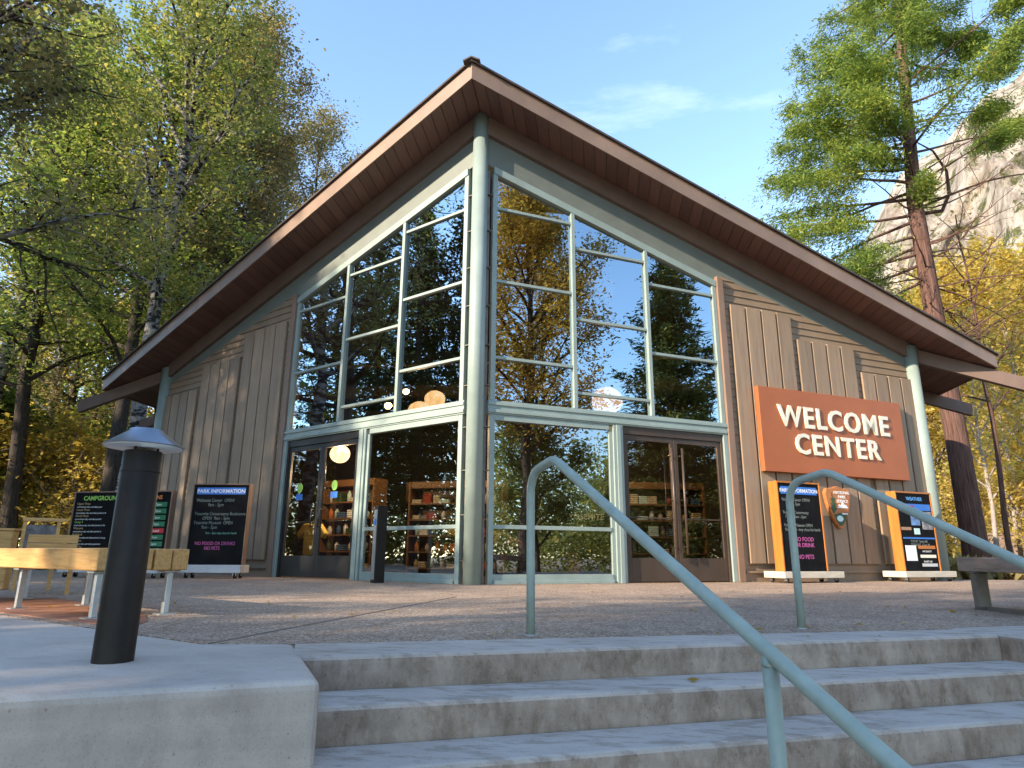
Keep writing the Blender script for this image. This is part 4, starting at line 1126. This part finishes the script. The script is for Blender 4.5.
# --- right wood
RG = "trees of the wood right of the building"
for k, (az, D, s, lb) in enumerate(((25.5, 52, 1.0, "golden maple just above the right eave"), (29.0, 48, 1.1, "golden maple behind the cedar trunk"),
                     (33.4, 55, 1.2, "tall golden maple at the right edge of the photo"), (36.2, 44, .95, "lower golden maple at the far right edge"), (31.0, 70, 1.3, "distant golden maple between cedar and cliff"),
                     (22.0, 64, 1.0, "golden maple half hidden by the right roof slope"), (27.4, 60, 1.25, "taller golden maple between the roof slope and the cedar trunk"), (31.6, 62, 1.35, "tallest golden maple behind the bare right hand limbs"), (34.6, 66, 1.4, "golden maple rising against the cliff at the right edge"))):
    place(gold, polar(az, D), k * 1.3, s, lb, GL)
thin = add_tree("young_tree", *broadleaf(18, 12, .10, 3.0, 2.6, 22, 4, .12, .3, nsub=6, sparse=.7), bark_pale, leaf_gold, "young thin tree")
for k, (az, D, s, lb) in enumerate(((28.4, 34, .9, "thin dark young tree left of the cedar trunk"), (31.6, 38, 1.0, "thin young tree directly right of the cedar trunk"), (29.8, 42, .9, "pale young tree behind the cedar trunk"))):
    place(thin, polar(az, D), k * 2.0, s, lb, RG, k == 0)
darkt = add_tree("bare_tree", *broadleaf(19, 13, .08, 5.0, 2.2, 14, 1, .07, .3, nsub=6, sparse=.3), bark_cedar, leaf_rust, "slender bare tree with thin limbs at the right edge of the photo", group=RG)
place(darkt, polar(29.0 + .2, 27), 0, 1.0, None, None, True)

# shrubs under the left and right woods
shrub = add_tree("shrub", *broadleaf(21, 3.4, .05, .3, 1.9, 26, 10, .10, .22, el=(15, 70), nsub=5), bark_dark, leaf_fresh, "bush")
shrub["category"] = "shrub"
SH = "bushes at the edge of the woods"
dry = add_tree("shrub", *broadleaf(23, 3.6, .04, .2, 2.1, 34, 4, .09, .22, el=(20, 70), nsub=6, sparse=.6), bark_pale, leaf_gold, "dry bush")
dry["category"] = "shrub"
spots = [(-45, 41.4, 1.74, "bushy shrub at the far left behind the timber post"), (-42.2, 45.54, 1.89, "bushy shrub behind the framed panel"), (-40.2, 49.68, 2.17, "bushy shrub left of the status board"), (-37.8, 45.54, 1.74, "bushy shrub behind the bollard lamp"), (-36, 52.44, 2.17, "bushy shrub between bollard and building corner"), (-43.8, 55.2, 2.46, "taller shrub behind the far left bushes"), (-39, 60.72, 2.61, "taller shrub deep behind the status board"),
         (-46.5, 35.88, 1.89, "bushy shrub cut by the left edge of the photo"), (-41.2, 40.02, 1.59, "bushy shrub just left of the dark trunk"), (-35, 45.54, 2.03, "bushy shrub beside the left end column"), (-44.2, 49.68, 2.75, "taller shrub behind the panel stand")]
dry_spots = [(27.0, 36, 1.0, "dry yellow bush beside the end column"), (29.6, 44, 1.3, "dry yellow bush behind the cedar trunk"), (31.4, 34, .9, "dry yellow bush just right of the cedar trunk"), (33.2, 42, 1.3, "dry yellow bush at the right edge of the photo"), (28.4, 50, 1.5, "larger dry bush deep between column and cedar"), (32.2, 52, 1.6, "larger dry bush deep in the right wood"), (35.4, 40, 1.3, "dry yellow bush past the right edge"), (-44.6, 34, 1.3, "added yellow bush lending sunny glints to the dark hedge at the far left"), (-42.0, 36, 1.5, "added yellow bush lending sunny glints to the hedge behind the panel stand"), (-40.4, 33, 1.2, "added yellow bush for sunny glints just left of the status board"), (-43.2, 42, 1.8, "larger added yellow bush for sunny glints among the far left shrubs"), (-36.6, 37, 1.4, "added yellow bush for sunny glints between bollard lamp and building corner")]  # left-hand yellow bushes are added; their gold leaves stand in for sunlit glints
for k, (az, D, s, lb) in enumerate(dry_spots):
    place(dry, polar(az, D), k * 1.1, s, lb, SH, k == 0)
for k, (az, D, s, lb) in enumerate(spots):
    place(shrub, polar(az, D), k * 1.7, s, lb, SH, k == 0)

# --- the cedar: explicit limbs, bare below on the right, sprays above
def cedar():
    rng = np.random.default_rng(33); mb = MB(); pts = []; dirs = []
    R_ = np.array([math.cos(YAW), -math.sin(YAW), 0]); Fh = np.array([math.sin(YAW), math.cos(YAW), 0])
    H = 27.0
    T = [np.array([R_[0] * lx, R_[1] * lx, z]) for lx, z in ((0, -.3), (0, 1), (-.02, 4), (-.1, 8.8), (-.13, 12.5), (.05, 15), (.2, 17), (.5, 21), (.6, 24), (.7, 27))]
    R = [.45, .36, .325, .28, .245, .215, .185, .13, .075, .02]
    mb.tube(T, R, 14)
    zz = [t[2] for t in T]
    def at(h):
        for i in range(len(T) - 1):
            if h <= zz[i + 1]: u = (h - zz[i]) / (zz[i + 1] - zz[i]); return T[i] * (1 - u) + T[i + 1] * u
        return T[-1]
    def limb(h, az, L, e, curl, r, leafy, dens=9, wob=.07, twigs=0, width=.28):
        """az 0 = picture right, 90 = away, 180 = picture left"""
        d = (R_ * math.cos(rad(az)) + Fh * math.sin(rad(az))) * math.cos(rad(e)) + np.array([0, 0, math.sin(rad(e))])
        P = curve_pts(at(h), d, L, 7, rng, wob, curl)
        mb.tube(P, [max(.008, r * (1 - .85 * i / 7)) for i in range(8)], 6, caps=False)
        for s in range(twigs):
            u = rng.uniform(.25, .95) * 7; i = min(int(u), 6); q = P[i] + (P[i + 1] - P[i]) * (u - i)
            Q = curve_pts(q, (P[i + 1] - P[i]) + rng.normal(0, .35, 3), rng.uniform(.5, 1.4), 4, rng, .2, .2); mb.tube(Q, [.012, .01, .008, .006, .004], 4, caps=False)
        if leafy is not None:
            for s in range(int(L * dens)):
                u = rng.uniform(leafy, 1.0) * 7; i = min(int(u), 6); q = P[i] + (P[i + 1] - P[i]) * (u - i)
                t = P[i + 1] - P[i]; t /= np.linalg.norm(t); side = np.cross(t, (0, 0, 1)) * rng.choice((-1, 1))
                lat = L * width * rng.random() * (1.15 - .5 * u / 7)
                k = 3
                for m_ in range(k):
                    f_ = (m_ + .6) / k
                    pts.append(q + side * lat * f_ + t * lat * .35 * f_ + np.array([0, 0, -.30 * lat * f_ - abs(rng.normal(0, .16))])); dirs.append(t * .8 + side * .7 + np.array([0, 0, -.8]))
    # dense leafy crown
    for k in range(64):
        h = rng.uniform(14.5, 26.0); az = k * 137.5 + rng.uniform(-20, 20)
        c_ = math.cos(rad(az))
        L = (4.8 - (h - 14.5) * .16) * rng.uniform(.65, 1.1)
        if h < 17.6 and c_ > -.1: continue
        limb(h, az, L, rng.uniform(-8, 22), .15, .05, .22, 9)
    # heavy lower left lobes
    for (h, az, L, e) in ((14.6, 178, 4.6, 2), (13.8, 165, 5.0, -4), (13.2, 192, 5.0, -6), (12.6, 175, 5.1, -10), (12.0, 188, 5.0, -14), (11.8, 160, 4.8, -16), (11.2, 200, 4.4, -18), (15.2, 185, 4.3, 5), (14.0, 205, 4.0, -2), (12.9, 150, 4.4, -8), (15.5, 150, 4.2, 0), (15.0, 215, 3.6, 0), (10.6, 180, 3.8, -14), (10.2, 170, 3.4, -20), (10.8, 165, 4.2, -18), (9.6, 182, 2.9, -22), (16.2, 170, 4.4, 5), (16.0, 200, 4.0, 4)):
        limb(h, az, L, e, -.15, .06, .35, 11, width=.3)
    # limbs reaching out to the right with leaves at the tips only
    for (h, az, L, e) in ((15.6, 8, 5.6, 22), (15.0, -12, 5.2, 24), (14.4, 18, 5.8, 20), (16.4, -4, 5.2, 26), (13.2, 2, 5.6, 26), (17.0, 14, 4.6, 30), (17.3, -22, 4.6, 28), (12.2, -6, 5.6, 22)):
        limb(h, az, L, e, .25, .05, .72, 16, twigs=5, width=.22)
    # one sprig on the stem
    limb(12.4, -95, 1.2, 25, .3, .03, .2, 22, width=.5)
    limb(13.6, 190, 1.8, 20, .3, .03, .3, 20, width=.4)
    # dead limbs
    for k in range(40):
        h = rng.uniform(6.4, 13.8); az = rng.choice((rng.uniform(-60, 60), rng.uniform(-60, 60), rng.uniform(120, 240)))
        limb(h, az, rng.uniform(1.6, 3.9), rng.uniform(-22, 12), rng.uniform(.1, 1.1), .034, None, wob=.12, twigs=4)
    # the hooked stem on the right
    P = [at(12.0) + R_ * x + np.array([0, 0, z]) for x, z in ((0, 0), (.9, .15), (1.25, .8), (1.3, 1.7), (.95, 2.5), (.35, 2.9))]
    mb.tube(P, [.07, .065, .06, .05, .035, .02], 6)
    return mb, leaf_mesh("crown", pts, 20, .17, .036, rng, 4.2, .4, dirs)
ced = add_tree("cedar_tree", *cedar(), bark_cedar, needle_cedar, "tall red barked cedar with bare lower limbs right of the building")
ced.location = (13.34, 11.55, -.05)

# --- trees that stand behind the photographer: they shade the plaza and show in the glass
pine = add_tree("pine_tree", *conifer(41, 24, .38, 4.0, 4.8, 110, 9, .10, sigma=.17, elong=3.0), bark_dark, needle_pine, "dark pine")
SB = "tall trees left of the plaza that shade it"
SBL = "tall dark tree standing left of the plaza, outside the photo"
darkoak = add_tree("oak_tree", *broadleaf(42, 23, .42, 5.0, 6.2, 34, 8, .15, .42, el=(10, 50), nsub=7), bark_dark, leaf_dark, SBL, group=SB)
shade = [(darkoak, -27.5, -10, 1.0), (pine, -44, -4.5, 1.4), (pine, -29.9, -7.5, 1.05), (pine, -32.0, -5.2, 1.1), (darkoak, -33, -14, 1.0), 
         (darkoak, -31, -19, 1.0), (darkoak, -26, -16.5, .82), (pine, -24.5, -6, .9),
         (darkoak, -14, -27, 1.0), (darkoak, -8, -24, .95), (darkoak, -19, -34, 1.1), (darkoak, -11, -33, 1.1), (pine, -4, -27, 1.0), (darkoak, -18.5, -26.5, .95)]
first = {id(darkoak): True, id(pine): True}
for k, (r_, x, y, s) in enumerate(shade):
    place(r_, (x, y, -1.05), k * 2.1, s, SBL, SB, first.pop(id(r_), False))
low = add_tree("oak_tree", *broadleaf(43, 12.0, .24, 2.0, 4.6, 30, 9, .14, .38, el=(10, 55), nsub=7), bark_dark, leaf_dark, SBL, group=SB)
for k, (x, y, s) in enumerate(((-20.5, -17.0, .95), (-14.0, -21.5, .9), (-25.0, -20.5, 1.05))):
    place(low, (x, y, -1.05), k * 1.4, s, SBL, SB, k == 0)
MBK = "trees mirrored in the right hand glazing"
rust = add_tree("oak_tree", *broadleaf(44, 25, .40, 7.0, 7.4, 40, 16, .14, .46, el=(22, 58), nsub=8), bark_dark, leaf_rust, "rust coloured oak mirrored in the right hand glazing", group=MBK)
place(rust, (24.3, -17.6, -1.05), 0.6, 1.0, None, MBK, True)
needle_lit = m_leaf("sunlit_needles", [(0.12, (0.09, 0.12, 0.045)), (0.5, (0.19, 0.22, 0.07)), (0.92, (0.34, 0.32, 0.11))], trans=0.25)  # brighter copy of the pine needles, sunlight put into the colour
mpine = add_tree("pine_tree", *conifer(45, 22.5, .34, 1.5, 5.6, 170, 15, .12, sigma=.24, elong=3.0, power=.75), bark_dark, needle_lit, "full conifer mirrored in the right hand glazing", group=MBK)
place(mpine, (30.6, -10.2, -1.05), 0, 1.0, None, MBK, True)
mlow = add_tree("oak_tree", *broadleaf(46, 11.5, .22, 2.0, 4.0, 28, 9, .15, .36, el=(10, 55), nsub=6), bark_dark, leaf_green, "green oak mirrored in the right hand glazing", group=MBK)
for k, (x, y, s, lb) in enumerate(((29, -20, 1.0, "green oak below the rust oak in the mirrored view"), (36, -15, .62, "green oak between rust oak and conifer in the mirrored view"), (40, -8, .75, "green oak right of the conifer in the mirrored view"), (22, -23, 1.0, "green oak left of the rust oak in the mirrored view"), (44, -22, .8, "green oak farthest back in the mirrored view"))):
    place(mlow, (x, y, -1.05), k * 1.9, s, lb, MBK, k == 0)

# --- far wood closing the view between the trunks
def far_wood(name, az0, az1, D0, D1, h, n, size, leaf, seed, label):
    rng = np.random.default_rng(seed); pts = []
    for k in range(n):
        az = rng.uniform(az0, az1); D = rng.uniform(D0, D1); x, y, _ = polar(az, D)
        H = h * rng.uniform(.6, 1.1); r_ = H * .28
        m_ = 26
        u = rng.normal(0, 1, (m_, 3)); u /= np.linalg.norm(u, axis=1, keepdims=True)
        q = u * rng.uniform(.6, 1, (m_, 1)) * np.array([r_, r_, H * .48]) + np.array([x, y, H * .52])
        pts += list(q)
    me = leaf_mesh(name, pts, 9, 1.1, size, rng, 1.5, .3)
    me.materials.append(leaf)
    o_ = bpy.data.objects.new(name, me); col.objects.link(o_)
    tag(o_, label, "forest", kind='stuff')
far_wood("forest", -52, -14, 70, 115, 20, 120, .42, leaf_fresh, 51, "far yellow green wood left of the building")
far_wood("forest", -128, -68, 44, 75, 17, 110, .36, leaf_dark, 53, "far dark wood left of the plaza")
far_wood("forest", 84, 136, 46, 80, 15, 100, .36, leaf_green, 54, "far green wood behind the photographer on the right")
far_wood("undergrowth", -130, -60, 34, 44, 3.6, 90, .22, leaf_green, 55, "low green undergrowth at the far left of the plaza")
far_wood("undergrowth", 84, 136, 36, 46, 3.6, 80, .22, leaf_green, 56, "low green undergrowth behind the photographer on the right")
far_wood("forest", 14, 40, 82, 125, 13, 70, .42, leaf_gold, 52, "far golden wood right of the building")

# dry grass strip under the right wood and grass on the left
def grass(name, regions, n, h, leaf, seed, label):
    rng = np.random.default_rng(seed); pts = []; dirs = []
    for k in range(n):
        az, D = rng.uniform(*regions[0]), rng.uniform(*regions[1]) ; x, y, _ = polar(az, D)
        pts.append((x, y, h * .4 - .05)); dirs.append((rng.normal(0, .3), rng.normal(0, .3), 1))
    me = leaf_mesh(name, pts, 5, .10, h * .28, rng, 4.0, 0, dirs, flat=.3); me.materials.append(leaf)
    o_ = bpy.data.objects.new(name, me); col.objects.link(o_); tag(o_, label, "grass", kind='stuff')
grass("grass", ((25.5, 42), (19.5, 34)), 3200, .5, leaf_dry, 61, "dry straw coloured grass under the right trees")
grass("grass", ((-50, -34), (22, 60)), 4200, .45, leaf_fresh, 62, "green grass under the left trees")

# fallen leaves on paving and steps
rng = np.random.default_rng(71); pts = []
for k in range(150): 
    x, y = rng.uniform(-8, 8), rng.uniform(-6.6, -.5)
    if abs(x) * .56 < y + .4 + 3 or True: pts.append((x, y, .012))
for k in range(170):
    sd_ = rng.choice((-1, 1)); t_ = rng.uniform(.6, 10.4); o_ = abs(rng.normal(0, .16)) + .12; p_ = wf(sd_)(t_, o_, .012); pts.append((p_[0], min(p_[1], abs(p_[0]) * .55 - .31), p_[2]))
for k in range(9):
    q_ = stf(rng.uniform(.1, 3.8), -.30 - abs(rng.normal(0, .25)), .012); pts.append(q_)
me = leaf_mesh("leaf_litter", [p for p in pts if p[1] < abs(p[0]) * .55 - .3], 1, .0, .034, rng, 1.4, 3.0); me.materials.append(leaf_rust)
o_ = bpy.data.objects.new("leaf_litter", me); col.objects.link(o_); tag(o_, "scattered dry fallen leaves on the plaza", "leaves", kind='stuff')
fl_ = MB(); fl_.add([(0, -.02, .004), (.035, 0, .012), (0.005, .025, .016), (-.03, .005, .010)], [(0, 1, 2, 3)])
o_ = fl_.build("fallen_leaf", leaf_rust); o_.location = stf(1.75, .20, -RISE + .002); tag(o_, "single dry leaf on the second step", "leaf")

# ------------------------------------------------------------------ granite mountain on the right
def mountain():
    rng = np.random.default_rng(81)
    nu, nv = 220, 120; m_ = MB()
    prof = [(4, 6), (10, 10), (14, 14), (17.6, 17.9), (22.7, 23.3), (26.2, 27.2), (29.2, 28.9), (32.7, 31.5), (35.3, 32.7), (40, 36), (48, 38), (60, 36), (75, 28)]
    pa, pe = zip(*prof)
    H0 = rng.normal(0, 1, (40, 40))
    def vn(x, y):
        i, j = int(math.floor(x)), int(math.floor(y)); u, v = x - i, y - j; u = u * u * (3 - 2 * u); v = v * v * (3 - 2 * v)
        a_ = H0[i % 40, j % 40]; b_ = H0[(i + 1) % 40, j % 40]; c_ = H0[i % 40, (j + 1) % 40]; d_ = H0[(i + 1) % 40, (j + 1) % 40]
        return (a_ * (1 - u) + b_ * u) * (1 - v) + (c_ * (1 - u) + d_ * u) * v
    def fb(x, y): return sum(vn(x * 2 ** k, y * 2 ** k) / 2 ** k for k in range(6))
    for i in range(nu + 1):
        az = 4 + 71 * i / nu
        el = np.interp(az, pa, pe) + .35 * fb(az * .35, 3.3)
        Dt = 1150.0; ztop = Dt * math.tan(rad(el))
        for j in range(nv + 1):
            f_ = j / nv
            D = 520 + (Dt - 520) * f_ + 46 * fb(az * .42, f_ * 11) * (1 - f_ * .9) * min(1, f_ * 5)
            z = ztop * (f_ ** .9) * (1 if j else 0) - (20 if j == 0 else 0)
            z += 17 * fb(az * .4 + 9, f_ * 11 + 5) * min(1, f_ * 4) * (1 - f_)
            x, y, _ = polar(az, D); m_.v.append((x, y, z))
    for i in range(nu):
        for j in range(nv):
            a_ = i * (nv + 1) + j; m_.f.append((a_, a_ + nv + 1, a_ + nv + 2, a_ + 1))
    o_ = m_.build("mountain", granite, smooth=True, recalc=True); struct(o_)
mountain()
